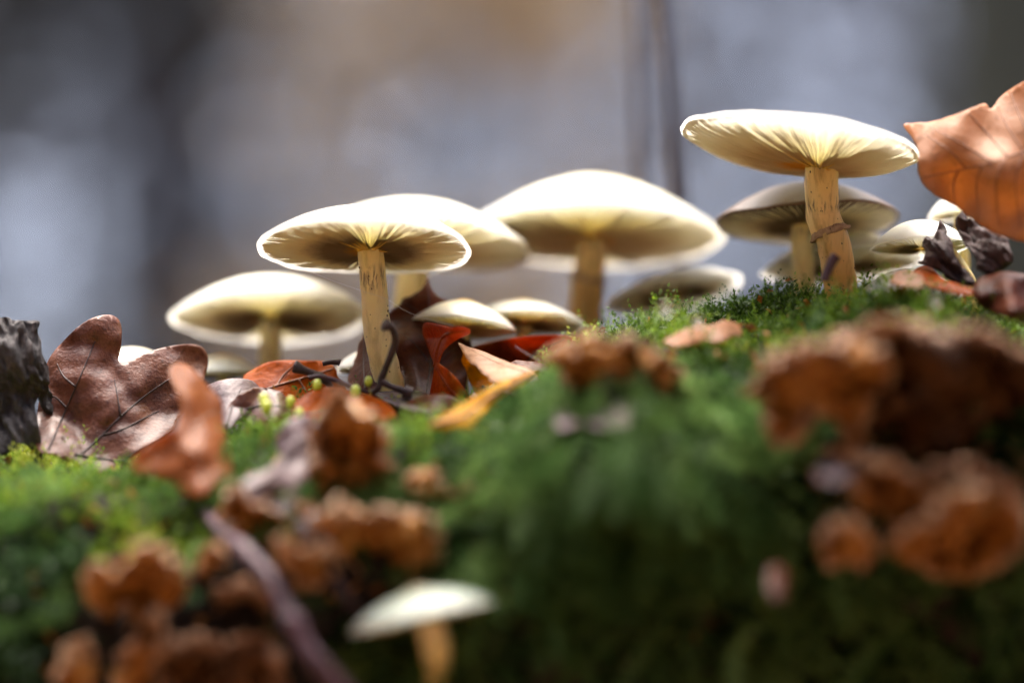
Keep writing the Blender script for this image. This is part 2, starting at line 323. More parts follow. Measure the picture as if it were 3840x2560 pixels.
tree('oak_tree', 'dark mossy trunk standing behind the large orange beech leaf', 3900, 4.2, .30, 10, M['mossy_bark'], M['wood_leaf'], (5, 10, 2.5), 4000, .06, -.1, 4)
tree('beech_tree', 'pale brown young beech still holding its tan leaves', 1500, 6.0, .07, 3.2, M['tree_bark'], M['beech_leaf'], (1.3, 3.1, .44), 5600, .022, .05, 5)
tree('evergreen_shrub', 'dark evergreen shrub left of the slim grey trunk', 130, 5.5, .05, 2.6, M['mossy_bark'], M['dark_leaf'], (1.75, 2.6, .5), 2600, .035, 0, 6)
def dead_stem(pts, d, r, label):
    path = catmull([W(x, y, d) for x, y in pts], 6); z0 = plateau(path[-1].x, min(path[-1].y, 0.9)) - 0.01
    path.append(Vector((path[-1].x, path[-1].y, min(z0, path[-1].z - .005))))
    V, F, _ = tube(path, lambda t: r * (0.6 + .4 * t), 8, .2, 200)
    tag(mesh('dead_stem', V, F, M['twig'], base=path[-1]), label, 'plant stem')
dead_stem([(2370, -900), (2385, 0), (2400, 500), (2440, 1200)], 0.76, .0016, 'thinner straight dead plant stem rising behind the tall domed mushroom')
dead_stem([(2440, -900), (2480, 0), (2520, 500), (2560, 1200)], 0.75, .0024, 'thicker dark dead plant stem rising behind the tall domed mushroom')
def woodland():
    r = np.random.default_rng(11); pts = []
    def gap(an, el):     # thinner places between the far trees
        g = 0.0
        for a0, e0, wa, we, k in ((-9.9, 11.5, 1.5, 4.5, .42), (6.3, 14.5, 2.4, 5.0, .34), (0.2, 12.5, 4.4, 6.0, .42)):
            g = max(g, k * math.exp(-((an - a0) / wa) ** 2 - ((el - e0) / we) ** 2))
        return g
    while len(pts) < 74000:          # the wood ahead
        an = r.uniform(-.40, .40); rad = r.uniform(9, 15); z = 5.5 * r.random() ** 1.1
        if r.random() < gap(math.degrees(an), math.degrees(math.atan2(z - .3, rad))): continue
        pts.append((rad * math.sin(an), rad * math.cos(an), z))
    fine = len(pts)
    while len(pts) < fine + 30000:   # higher up, to both sides and, lower, behind the camera
        an = r.uniform(-math.pi, math.pi); rad = r.uniform(9, 15); z = 9 * r.random() ** 1.2
        x, y = rad * math.sin(an), rad * math.cos(an)
        if abs(an) < .40 and z < 5.5: continue
        if fbm(x * .35, y * .35, z * .35) < -0.3: continue
        if abs(an) > 1.9 and z > 6: continue  # unseen wood behind, its height set to hold back low sky light
        pts.append((x, y, z))
    cnt = len(pts)
    while len(pts) < cnt + 3500:     # unseen canopy added behind and over the camera to darken the log front
        x, y, z = r.uniform(-9, 9), r.uniform(-10, -1.2), r.uniform(4.5, 9)
        if fbm(x * .3, y * .3, z * .3 + 9) < -0.1: continue
        pts.append((x, y, z))
    V, F = leaf_cloud(pts[:fine], .06, 12); V2, F2 = leaf_cloud(pts[fine:], .30, 13)
    V = np.concatenate([V, V2]); F = np.concatenate([F, F2 + 4 * fine])
    o = mesh('woodland', V, F, M['wood_leaf'], base=(0, 12, 0), smooth=False)
    tag(o, 'far-off grey brown woodland around the clearing, with an added shading canopy behind', 'woodland', kind='stuff')
woodland()

# ------------------------------------------------------------------ mushrooms
def cap_meshes(h, p, g0, gb, thick, wob, seed, umbo, gp=.8, ecc=0.0, seg=120):
    rs = random.Random(seed); ph = [rs.uniform(0, 6.28) for _ in range(5)]
    def wr(a): return 1 + wob * (.5 * math.sin(2 * a + ph[0]) + .35 * math.sin(3 * a + ph[1]) + .2 * math.sin(7 * a + ph[2]) + .13 * math.sin(13 * a + ph[3]) + .10 * math.sin(29 * a + ph[0]) * math.sin(5 * a + ph[4]))
    def wz(a, r): return wob * 1.1 * r ** 3 * (.5 * math.sin(2 * a + ph[2]) + .4 * math.sin(3 * a + ph[4]) + .18 * math.sin(8 * a + ph[1]))
    def top(r): return h * (1 - r ** p) + umbo * math.exp(-(r / .2) ** 2)
    def under(r): return top(r) - (.035 + thick * (1 - r) ** .8)
    def gill(r): return g0 * (1 - r) ** 1.7 - gb * max(0, math.sin(math.pi * min(1, r))) ** gp - .015
    def flesh(r): return min(gill(r) + .008 + .018 * math.sin(math.pi * r), top(r) - .03)
    prof = [(r, top(r)) for r in [0.001, .06, .12, .2, .3, .4, .5, .6, .7, .78, .85, .9, .94, .97, .99]]
    prof += [(1.0, -.008), (.998, -.020), (.990, -.028), (.975, -.024)]
    prof += [(r, flesh(r)) for r in [.94, .88, .8, .7, .6, .45, .3, .18, .1]] + [(.001, flesh(.1))]
    V, F = [], []
    for r, z in prof:
        for k in range(seg):
            a = 2 * math.pi * k / seg; q = wr(a)
            e = (1 + (q - 1) * r)
            V.append((r * e * math.cos(a) + ecc * (1 - r), r * e * math.sin(a), z + wz(a, r) + .008 * r * n3((math.cos(a) * r, math.sin(a) * r, z), 7, seed)))
    for i in range(len(prof) - 1):
        for k in range(seg): F.append((i * seg + k, i * seg + (k + 1) % seg, (i + 1) * seg + (k + 1) % seg, (i + 1) * seg + k))
    F = [f[::-1] for f in F]
    return V, F, (wr, wz, flesh, gill, ecc)
def gill_mesh(fn, n, seed):
    wr, wz, under, gill, ecc = fn; rs = random.Random(seed); V, F = [], []
    for i in range(2 * n):
        a = math.pi * i / n + rs.uniform(-.3, .3) * math.pi / n
        r0 = .10 if i % 2 == 0 else rs.choice([.42, .55, .66, .78]); w = (.0030 if i % 2 == 0 else .0024) * 110 / n
        R_ = [r0 + (.984 - r0) * k / 9 for k in range(10)]; b0 = len(V); dz = rs.uniform(-.012, .012)
        for k, r in enumerate(R_):
            e = (1 + (wr(a) - 1) * r); aa = a + .010 * math.sin(r * 11 + seed + i * .05)
            dx, dy = -math.sin(aa), math.cos(aa); zz = wz(a, r)
            zt = under(r) + .010; zb = gill(r) + dz * math.sin(math.pi * r)
            if i % 2: zb = zb + (zt - zb) * .30 + (zt - zb) * .6 * max(0, 1 - (r - r0) / .18)
            for s in (-1, 1): V.append((r * e * math.cos(aa) + ecc * (1 - r) + s * w * dx, r * e * math.sin(aa) + s * w * dy, zt + zz))
            for s in (-1, 1): V.append((r * e * math.cos(aa) + ecc * (1 - r) + s * w * .45 * dx, r * e * math.sin(aa) + s * w * .45 * dy, zb + zz))
        for k in range(9):
            o = b0 + 4 * k
            F += [(o, o + 4, o + 6, o + 2), (o + 1, o + 3, o + 7, o + 5), (o + 2, o + 6, o + 7, o + 3)]
    return V, F
NM = 0
def mushroom(label, c, d, rpx, tilt, roll, stem, sw, h=.4, p=2.2, g0=-.03, gb=.05, thick=.13, wob=.03, gp=.8, ecc=0.0, umbo=0.0, gills=70, cap='cap', gill='gill', smat='stem', group='cream capped mushrooms on the log', sd=None, bulge=0.12, shreds=0, specks=0, flecks=0, ring=None):
    """c = photo pixel of the middle of the rim, d = its depth; stem = photo pixels from the cap down; sw = stem width in pixels"""
    global NM; NM += 1
    C = W(c[0], c[1], d); Rm = rpx * mpp(d)
    rot = Matrix.Rotation(R(roll), 4, 'Y') @ Matrix.Rotation(R(-tilt), 4, 'X')
    ds = sd if sd else [d] * len(stem)
    pts = [W(x, y, dd) for (x, y), dd in zip(stem, ds)]
    zb = plateau(pts[-1].x, pts[-1].y) - .004
    if d > .56 and pts[-1].z > zb: pts.append(Vector((pts[-1].x + (pts[-1].x - pts[-2].x) * .4, pts[-1].y, zb)))
    base = pts[-1]
    root = empty('mushroom', base, label, 'mushroom', group)
    V, F, fn = cap_meshes(h, p, g0, gb, thick, wob, NM, umbo, gp, ecc)
    co = mesh('cap', np.array(V), F, M[cap], None, (0, 0, 0)); co.parent = root
    gv, gf = gill_mesh(fn, gills, NM); go = mesh('gills', np.array(gv), gf, M[gill], None, (0, 0, 0), smooth=False); go.parent = root
    go['kind'] = 'stuff'
    for o in (co, go):
        o.matrix_basis = Matrix.Translation(C - base) @ rot @ Matrix.Scale(Rm, 4)
    axis = (rot @ Vector((0, 0, 1))).normalized()
    top = pts[0] + axis * Rm * .16
    pth = catmull([top] + pts, 10); sr = sw / 2 * mpp(d)
    V, F, T = tube(pth, lambda t: sr * (1 + .10 * max(0, .12 - t) / .12 + bulge * t), 28, .07, 420)
    # t counted from the gill line down
    mesh('stem', V, F, M[smat], root, attrs={'t': T})
    rs = random.Random(NM * 3)
    for k in range(shreds):
        an = rs.gauss(-1.6, .32) if rs.random() < .6 else rs.uniform(-2.6, -.5); r0 = .12; L = rs.uniform(.1, .42) if abs(an + 1.6) < .5 else rs.uniform(.03, .1)
        q0 = Vector((r0 * math.cos(an) + ecc * (1 - r0), r0 * math.sin(an), fn[3](r0) - .01)); q1 = Vector(((r0 + L) * math.cos(an) + ecc * (1 - r0 - L), (r0 + L) * math.sin(an), fn[3](r0 + L) - .018))
        a0, a1 = C + rot @ (q0 * Rm), C + rot @ (q1 * Rm)
        V, F, _ = tube([a0, a0.lerp(a1, .5) + axis * Rm * -.006, a1], lambda t: Rm * .008 * (1 - .75 * t), 5)
        mesh('torn_gill', V, F, M['shred'], root)
    for k in range(specks):
        tt = rs.random() ** .7; i = int(tt * (len(pth) - 1)); an = rs.uniform(3.4, 6.0)
        q = pth[i] + Vector((math.cos(an), math.sin(an), 0)) * sr * (1.0 + bulge * tt); s = rs.uniform(.00006, .00017)
        V, F, _ = tube([q + Vector((0, 0, s * 1.6)), q, q - Vector((0, 0, s * 1.6))], lambda t: s * (1.1 - abs(t - .5)), 5)
        mesh('dirt_speck', V, F, M['speck'], root)
    for k in range(flecks):
        an = rs.uniform(-3.3, .15); r_ = rs.uniform(.72, 1.0); zz = h * (1 - r_ ** p); aa = an + rs.uniform(-.05, .05)
        q = C + rot @ (Vector((r_ * math.cos(an) + ecc * (1 - r_), r_ * math.sin(an), zz + .002)) * Rm); q2 = C + rot @ (Vector(((r_ - .03) * math.cos(aa) + ecc * (1 - r_), (r_ - .03) * math.sin(aa), h * (1 - (r_ - .03) ** p) + .002)) * Rm)
        s_ = rs.uniform(.00006, .00016); V, F, _ = tube([q, q.lerp(q2, .5), q2], lambda t: s_ * (1.2 - t), 5); mesh('dirt_fleck', V, F, M['speck'], root)
    if ring:
        i = int(ring * (len(pth) - 1)); q = pth[i]; tg = (pth[i + 1] - pth[i - 1]).normalized(); a = tg.cross(Vector((0, 1, 0))).normalized(); b = tg.cross(a); V = []; F = []; sg = 40
        for lay, (rr, dz) in enumerate([(1.0, -.25), (1.06, -.02), (1.13, .12), (1.10, .22), (.98, .16)]):
            for k in range(sg):
                an = 2 * math.pi * k / sg; w = 1 + (rr - 1) * (1.2 + 1.3 * math.sin(an * 2 + .6) + .8 * n3((math.cos(an), math.sin(an), 0), 5)) ; 
                V.append(q + (a * math.cos(an) + b * math.sin(an)) * sr * w * (1 + bulge * ring) + tg * sr * (dz + .14 * math.sin(an + 2.2) + .10 * n3((math.cos(an), math.sin(an), lay), 4)))
        for i in range(4):
            for k in range(sg): F.append((i * sg + k, i * sg + (k + 1) % sg, (i + 1) * sg + (k + 1) % sg, (i + 1) * sg + k))
        mesh('veil_ring', V, F, M['veil'], root)
    return root
mushroom('sharp cream mushroom with thin pale stem rising beside the pointed maroon leaf', (1370, 926), .600, 398, 3.6, .6, [(1390, 945), (1400, 1060), (1415, 1240), (1440, 1360), (1466, 1470)], 94, .34, 2.3, -.02, .035, .14, .026, ecc=.05, gills=95, shreds=22, specks=26, flecks=16, bulge=.22, group=None)
mushroom('flat topped mushroom on a thick curved stem with ragged ring, beside the large orange leaf', (3005, 528), .600, 455, -2.5, 7, [(3080, 655), (3083, 760), (3092, 830), (3122, 900), (3140, 990), (3155, 1095)], 126, .045, 3.0, -.16, .13, .10, .030, gp=.55, ecc=.165, gills=92, gill='gill_warm', smat='stem_brown', shreds=10, specks=40, flecks=8, ring=.52, bulge=-.02, group=None)
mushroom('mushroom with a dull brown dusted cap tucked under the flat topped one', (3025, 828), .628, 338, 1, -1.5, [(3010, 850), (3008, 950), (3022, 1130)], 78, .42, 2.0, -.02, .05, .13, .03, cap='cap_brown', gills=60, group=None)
mushroom('large domed cream mushroom standing tallest behind the log ridge, next to the dead stems', (2222, 880), .660, 488, 1.5, 1.5, [(2215, 900), (2212, 1000), (2200, 1150)], 112, .46, 1.7, -.02, .05, .13, .02, gills=70, gill='gill_warm', ring=.62, smat='stem_brown', group=None)
mushroom('domed cream mushroom half hidden behind the sharp thin stemmed one', (1575, 905), .645, 425, 2, 5, [(1560, 930), (1545, 1050), (1535, 1250)], 110, .36, 1.9, -.02, .06, .13, .025, gills=60, gill='gill_warm', group=None)
mushroom('wide low domed cream mushroom above the rust orange leaf and the black knobbed twig', (1012, 1185), .652, 378, 4, -1.5, [(1016, 1200), (1016, 1280), (1012, 1420)], 80, .37, 2.2, -.02, .05, .13, .025, gills=60, group=None)
mushroom('small white cap with yellow centre between oak leaf and rust orange leaf', (835, 1400), .640, 150, -4, 0, [(838, 1405), (840, 1500)], 40, .48, 1.8, gills=36, cap='cap_yellow', group=None)
mushroom('small white cap showing in the notch of the lobed oak leaf', (500, 1395), .628, 185, -5, 3, [(505, 1400), (505, 1560)], 44, .50, 2.0, gills=36, group=None)
mushroom('small white cap with golden centre behind the pointed maroon leaf', (1735, 1225), .621, 200, 2, 5, [(1735, 1235), (1730, 1350)], 56, .48, 2.1, umbo=.06, gills=40, cap='cap_yellow', gill='gill_warm', group=None)
mushroom('small white cap with rusty centre left of the tallest mushroom stem', (1962, 1208), .632, 232, 1, 3, [(1965, 1215), (1970, 1400)], 60, .34, 2.1, umbo=.05, gills=40, cap='cap_yellow', group=None)
mushroom('tiny pale cap peeping out behind the thin stem of the sharp mushroom', (1365, 1385), .618, 112, -2, -2, [(1368, 1390), (1372, 1480)], 36, .62, 2.0, gills=30, group=None)
mushroom('low mushroom with upturned white edge behind the mossy ridge and water drops', (2530, 1095), .655, 255, 6, -10, [(2520, 1150), (2515, 1300)], 62, .22, 2.4, gills=40, group=None)
mushroom('wide low cream cap crossing behind the ringed stem', (3165, 992), .642, 308, 1, -4, [(3165, 1020), (3165, 1160)], 66, .36, 2.0, gills=44, cap='cap_tan', group=None)
mushroom('small cream cap leaning against the shredded maroon wood', (3452, 922), .606, 186, -1, -1.5, [(3530, 925), (3590, 990), (3640, 1090)], 58, .52, 2.1, wob=.035, gills=56, cap='cap_tan', bulge=.05, specks=5, group=None)
mushroom('low cream cap sunk in moss under the shredded maroon wood', (3400, 1115), .598, 212, 0, -4, [(3400, 1120), (3400, 1200)], 60, .50, 2.0, gills=36, cap='cap_tan', group=None)
mushroom('pale cap edge showing under the large orange leaf', (3590, 800), .626, 112, 2, -8, [(3600, 820), (3610, 960)], 44, .6, 2.4, gills=30, group=None)
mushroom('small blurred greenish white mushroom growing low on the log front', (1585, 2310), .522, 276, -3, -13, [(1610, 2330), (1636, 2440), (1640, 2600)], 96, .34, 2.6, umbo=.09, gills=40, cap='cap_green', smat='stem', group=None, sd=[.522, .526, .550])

# ------------------------------------------------------------------ leaves, brackets, bark: traced sheets with their own depth, tilt, curl and thickness
def tr(ox, oy, s): return lambda pts: [(ox + x * s, oy + y * s) for x, y in pts]
Z1 = tr(900, 700, .553); Z2 = tr(2400, 300, .6122); Z3 = tr(0, 1100, .5952); Z4 = tr(0, 1800, .5527); Z5 = tr(1000, 1500, .676); Z6 = tr(1700, 1000, .5527); Z7 = tr(2700, 1000, .4847); Z8 = tr(2400, 1600, .6122); ID = lambda p: p
def depth_fn(out, d0, su=0, sv=0, cu=0, cv=0, cuv=0, amp=0, freq=.01, fold=None, k=0.0, amp2=0):
    A = np.array(out); c = (A.min(0) + A.max(0)) / 2; h = (A.max(0) - A.min(0)) / 2
    def f(x, y):
        u = (x - c[0]) / h[0]; v = (y - c[1]) / h[1]
        d = d0 + su * u + sv * v + cu * u * u + cv * v * v + cuv * u * v
        if amp: d += amp * noise.noise(Vector((x * freq, y * freq, k)))
        if amp2: d += amp2 * noise.noise(Vector((x * freq * 3.1, y * freq * 3.1, k + 9)))
        if fold: d += fold(u, v)
        return d
    return f
def sheet_geo(out, f, th, res, jag=0.0, k=0.0, rough=0.0, smooth=4, grain=None, crumble=False):
    P = [Vector((p.x, p.y)) for p in catmull([(x, y, 0) for x, y in out], smooth, True)]
    if jag: P = [p + Vector((noise.noise(Vector((p.x * .03, p.y * .03, k))) + .9 * noise.noise(Vector((p.x * .012, p.y * .012, k + 2))), noise.noise(Vector((p.x * .03, p.y * .03, k + 5))) + .9 * noise.noise(Vector((p.x * .012, p.y * .012, k + 7))))) * jag for p in P]
    if crumble: P = [p + Vector((noise.noise(Vector((p.x * .09, p.y * .09, k + 11))), noise.noise(Vector((p.x * .09, p.y * .09, k + 15))))) * 9 for p in P]
    A = np.array([(p.x, p.y) for p in P]); lo, hi = A.min(0), A.max(0); n0 = len(P)
    pts = list(P); rs = random.Random(int(k * 100) + 3)
    st = max(hi - lo) / res; y = lo[1] + st / 2; row = 0
    while y < hi[1]:
        x = lo[0] + (st / 2 if row % 2 else 0)
        while x < hi[0]:
            pts.append(Vector((x + rs.uniform(-.2, .2) * st, y + rs.uniform(-.2, .2) * st))); x += st
        y += st * .87; row += 1
    co, ed, fa, *_ = geometry.delaunay_2d_cdt(pts, [], [list(range(n0))], 1, 1e-4)
    used = sorted({i for q in fa for i in q}); mp = {i: j for j, i in enumerate(used)}
    co = [co[i] for i in used]; fa = [[mp[i] for i in q] for q in fa]
    C2 = np.array([(c.x, c.y) for c in co])
    # distance to the outline
    B = np.roll(A, -1, 0); dist = np.full(len(C2), 1e9)
    for a, b in zip(A, B):
        ab = b - a; t = np.clip(((C2 - a) @ ab) / max(ab @ ab, 1e-9), 0, 1); dist = np.minimum(dist, np.linalg.norm(C2 - (a + t[:, None] * ab), axis=1))
    P3 = [W(c[0], c[1], f(c[0], c[1])) for c in C2]
    V3 = np.array([tuple(p) for p in P3]); FA = np.array(fa)
    fn = np.cross(V3[FA[:, 1]] - V3[FA[:, 0]], V3[FA[:, 2]] - V3[FA[:, 0]]); N = np.zeros_like(V3)
    for j in range(3): np.add.at(N, FA[:, j], fn)
    N /= np.linalg.norm(N, axis=1)[:, None] + 1e-12
    m = mpp(float(np.mean([f(*c) for c in C2[:5]]))); edge = dist * m
    if rough:
        for i, p in enumerate(P3): V3[i] += N[i] * rough * noise.fractal((Vector((Vector(p).dot(grain[0]) * 700, Vector(p).dot(grain[1]) * 90, p.y * 300)) if grain else Vector(p) * 220) + Vector((k, 0, 0)), 1.0, 2.0, 4) * min(1, edge[i] / .002 + .3)
    if crumble:      # torn cavities, ridges and a frilled rim
        for i, p in enumerate(P3):
            q = Vector(p); e = edge[i]
            hole = max(0, noise.noise(q * 95 + Vector((k, 3, 1))) - .18) * .020
            rid = .0019 * (1 - 2 * abs(noise.noise(q * 210 + Vector((1, k, 2)))))
            fr = .0026 * math.exp(-e / .0022) * noise.noise(Vector((C2[i][0] * .022, C2[i][1] * .022, k + 4)))
            V3[i] += np.array(FWD) * (hole * min(1, e / .0015) - rid) + N[i] * fr
    tt = (th / 2 * np.clip(.35 + edge / (th * 1.2 + 1e-9), .35, 1))[:, None]
    n = len(V3); VV = np.concatenate([V3 + N * tt, V3 - N * tt])
    F = [tuple(q) for q in fa] + [tuple(i + n for i in q[::-1]) for q in fa]
    cnt = {}
    for q in fa:
        for a, b in ((q[0], q[1]), (q[1], q[2]), (q[2], q[0])): cnt[(a, b)] = 1
    for (a, b) in list(cnt):
        if (b, a) not in cnt: F.append((b, a, a + n, b + n))
    return VV, F, np.concatenate([edge, edge])
SK = 0
def sheet(name, label, cat, out, mat, d0, th=.00035, res=26, veins=(), vmat='oak_vein', vr=.00028, jag=0.0, rough=0.0, partname='blade', group=None, smooth=4, grain=None, crumble=False, **kw):
    global SK; SK += 1
    f = depth_fn(out, d0, k=SK * 1.37, **kw)
    V, F, E = sheet_geo(out, f, th, res, jag, SK * 1.37, rough, smooth, grain, crumble)
    A = np.array(out); i = int(np.argmax(A[:, 1])); base = W(A[i, 0], A[i, 1], f(A[i, 0], A[i, 1]))
    if not veins:
        return tag(mesh(name, V, F, M[mat], base=base, attrs={'edge': E}), label, cat, group)
    root = empty(name, base, label, cat, group)
    mesh(partname, V, F, M[mat], root, attrs={'edge': E})
    for j, vn in enumerate(veins):
        pts = catmull([(x, y, 0) for x, y in vn], 5)
        path = [W(q.x, q.y, f(q.x, q.y) - th * .35 - .00015) for q in pts]; r_ = vr * (1.5 if j == 0 else 1)
        v, fc, _ = tube(path, lambda t: r_ * (1 - .65 * t), 6)
        mesh('midrib' if j == 0 else 'vein', v, fc, M[vmat], root)
    return root
L = 'fallen leaf'
# oak leaf at the left
sheet('oak_leaf', 'glossy brown lobed oak leaf standing beside the dark bark chunk', L, Z3([(235, 980), (228, 800), (262, 600), (285, 470), (330, 380), (400, 300), (480, 220), (560, 165), (640, 138), (705, 138), (750, 170), (766, 230), (764, 310), (752, 380), (744, 418), (768, 436), (840, 415), (930, 372), (1040, 338), (1150, 320), (1230, 322), (1285, 350), (1312, 410), (1304, 480), (1280, 550), (1250, 640), (1190, 720), (1120, 790), (1090, 860), (1000, 930), (890, 990), (800, 1060), (720, 1140), (560, 1120), (440, 1060), (330, 1020)]), 'oak', .598, .0004, 40,
      [Z3([(470, 1012), (560, 1030), (680, 1046), (800, 1054)]), Z3([(305, 985), (350, 880), (420, 720), (490, 560), (545, 430), (600, 300)]), Z3([(510, 1015), (620, 915), (760, 775), (900, 655), (1050, 550), (1180, 470)]), Z3([(790, 1045), (880, 980), (1000, 915), (1090, 850)]), Z3([(480, 590), (400, 520), (360, 440)]), Z3([(650, 890), (760, 860), (900, 790), (1000, 740)]), Z3([(420, 720), (360, 660), (310, 640)]), Z3([(760, 775), (740, 650), (720, 540)])],
      sv=-.009, su=.004, cu=.003, cv=-.005, amp=.005, freq=.005, amp2=.0012)
sheet('silvery_leaf', 'shiny grey violet leaf lobe curling over beside the oak leaf', L, Z3([(1300, 600), (1340, 565), (1420, 542), (1510, 535), (1590, 552), (1640, 600), (1652, 640), (1600, 650), (1550, 676), (1545, 720), (1605, 700), (1580, 745), (1500, 800), (1440, 860), (1390, 820), (1360, 720)]), 'grey_leaf', .590, .0004, 18, [Z3([(1430, 840), (1460, 720), (1520, 600)])], sv=-.008, cu=.006, amp=.003, freq=.01)
sheet('beech_leaf', 'blurred orange and pink leaf standing upright before the oak leaf', L, Z3([(1065, 480), (1110, 442), (1185, 456), (1245, 510), (1290, 560), (1345, 620), (1392, 680), (1402, 760), (1412, 860), (1440, 960), (1462, 1080), (1465, 1200), (1440, 1275), (1350, 1245), (1260, 1280), (1150, 1260), (1080, 1185), (960, 1150), (850, 1130), (815, 1080), (900, 980), (1020, 900), (1100, 850), (1138, 740), (1112, 620), (1082, 550)]), 'rust', .556, .0004, 26, [Z3([(1330, 1260), (1240, 1020), (1190, 760), (1130, 470)]), Z3([(1240, 1020), (1100, 960), (980, 1020)]), Z3([(1205, 850), (1320, 760), (1370, 740)])], 'orange_vein', sv=-.010, fold=lambda u, v: .007 * abs(u + .05 - .5 * v) , amp=.004, freq=.008)
sheet('orange_leaf', 'rust orange leaf lying under the black knobbed twig', L, Z1([(20, 1300), (80, 1245), (170, 1197), (270, 1178), (420, 1178), (560, 1182), (622, 1205), (655, 1245), (662, 1285), (700, 1330), (730, 1400), (760, 1490), (600, 1540), (400, 1560), (150, 1510), (60, 1440)]), 'orange', .604, .0003, 24, [Z1([(60, 1420), (250, 1350), (450, 1290), (640, 1230)]), Z1([(250, 1350), (300, 1270), (380, 1200)]), Z1([(400, 1305), (460, 1400), (560, 1480)])], 'orange_vein', sv=-.004, cu=.004, amp=.004, freq=.008)
sheet('maroon_leaf', 'pointed dark maroon beech leaf standing right of the thin stem', L, Z1([(1275, 628), (1296, 680), (1335, 728), (1400, 762), (1450, 812), (1500, 870), (1538, 935), (1562, 1000), (1572, 1080), (1556, 1180), (1540, 1300), (1500, 1430), (1300, 1430), (1150, 1390), (1085, 1300), (1050, 1180), (1012, 1050), (1000, 950), (1010, 862), (1042, 822), (1088, 792), (1100, 756), (1168, 736), (1232, 692)]), 'maroon', .612, .0003, 30, [Z1([(1260, 1430), (1290, 1200), (1290, 950), (1275, 660)]), Z1([(1290, 1200), (1180, 1060), (1050, 960)]), Z1([(1292, 1050), (1400, 930), (1470, 850)]), Z1([(1290, 950), (1200, 840), (1110, 790)]), Z1([(1288, 1250), (1420, 1120), (1550, 1050)])], 'oak_vein', .00016, jag=5, sv=-.010, su=.003, fold=lambda u, v: .006 * abs(u), amp=.005, freq=.009)
sheet('maroon_leaf', 'narrow dark maroon leaf pressed against the left of the thin stem', L, Z1([(842, 985), (872, 1080), (892, 1200), (930, 1330), (900, 1400), (800, 1390), (735, 1335), (748, 1240), (790, 1140), (806, 1062), (828, 1032)]), 'maroon', .609, .0003, 16, [Z1([(850, 1390), (840, 1200), (842, 1010)])], 'oak_vein', .00016, sv=-.006, su=-.006, amp=.003, freq=.01)
sheet('curled_leaf', 'bright red orange leaf with a rolled pink edge', L, Z1([(1240, 940), (1270, 918), (1340, 930), (1440, 952), (1500, 948), (1556, 968), (1556, 996), (1482, 1030), (1412, 1080), (1372, 1130), (1352, 1190), (1330, 1235), (1308, 1180), (1278, 1100), (1244, 1010)]), 'red', .594, .0004, 20, [Z1([(1330, 1220), (1345, 1100), (1400, 1000), (1530, 975)])], 'red', .0005, su=-.008, fold=lambda u, v: -.010 * max(0, -v - .35) ** 1.0 + .008 * abs(u + v * .4), amp=.002, freq=.012)
sheet('curled_leaf', 'orange folded leaf blade running down below the rolled pink edge', L, Z1([(1328, 1195), (1382, 1222), (1442, 1270), (1500, 1340), (1560, 1420), (1610, 1460), (1450, 1500), (1300, 1540), (1285, 1440), (1308, 1300)]), 'orange', .590, .0004, 18, [Z1([(1335, 1215), (1380, 1300), (1450, 1400), (1520, 1470)])], 'red', .0004, su=-.004, fold=lambda u, v: .009 * abs(u - .3 * v), amp=.002, freq=.012)
sheet('tan_leaf', 'pale pinkish tan torn leaf tip pointing at the maroon leaf', L, Z1([(1480, 1055), (1560, 1090), (1650, 1118), (1750, 1158), (1850, 1200), (1995, 1256), (1960, 1300), (1800, 1330), (1700, 1320), (1690, 1290), (1640, 1260), (1600, 1215), (1560, 1195), (1530, 1150), (1500, 1100)]), 'tan', .590, .0003, 24, [Z1([(1960, 1265), (1800, 1215), (1650, 1150), (1500, 1070)])], 'orange_vein', .00014, jag=3, sv=-.012, su=-.002, amp=.002, freq=.012)
sheet('yellow_leaf', 'golden torn leaf flap under the pale tan leaf tip', L, Z1([(1502, 1100), (1530, 1150), (1560, 1195), (1600, 1215), (1640, 1260), (1690, 1290), (1710, 1330), (1660, 1370), (1600, 1395), (1570, 1330), (1540, 1255), (1508, 1190), (1515, 1140)]), 'yellow', .5915, .0003, 18, jag=4, sv=.004, amp=.002, freq=.012)
sheet('yellow_leaf', 'long mustard yellow leaf edge lying along the moss', L, ID([(2010, 1396), (1965, 1440), (1905, 1470), (1850, 1510), (1815, 1550), (1775, 1600), (1740, 1622), (1680, 1612), (1610, 1596), (1660, 1560), (1720, 1525), (1790, 1480), (1860, 1440), (1930, 1412)]), 'yellow', .563, .0004, 24, [ID([(1620, 1592), (1740, 1560), (1860, 1475), (2000, 1402)])], 'orange_vein', .0003, sv=-.006, su=.006, amp=.003, freq=.01)
sheet('maroon_leaf', 'deep red leaf in the shade below the two small white caps', L, Z1([(1560, 1110), (1600, 1080), (1720, 1048), (1880, 1022), (2050, 1008), (2240, 1018), (2230, 1080), (2100, 1150), (2050, 1300), (1950, 1420), (1800, 1440), (1660, 1430), (1570, 1330), (1550, 1200)]), 'red', .624, .0003, 22, [Z1([(1900, 1240), (2000, 1130), (2200, 1040)])], 'oak_vein', sv=.010, amp=.004, freq=.008)
sheet('silvery_leaf', 'violet grey leaf scrap lying at the foot of the thin stem', L, Z1([(900, 1400), (1000, 1376), (1100, 1370), (1200, 1385), (1285, 1412), (1300, 1480), (1270, 1530), (1150, 1515), (1040, 1475), (940, 1435)]), 'grey_leaf', .588, .0003, 18, [Z1([(920, 1405), (1080, 1440), (1270, 1480)])], sv=-.012, amp=.003, freq=.012)
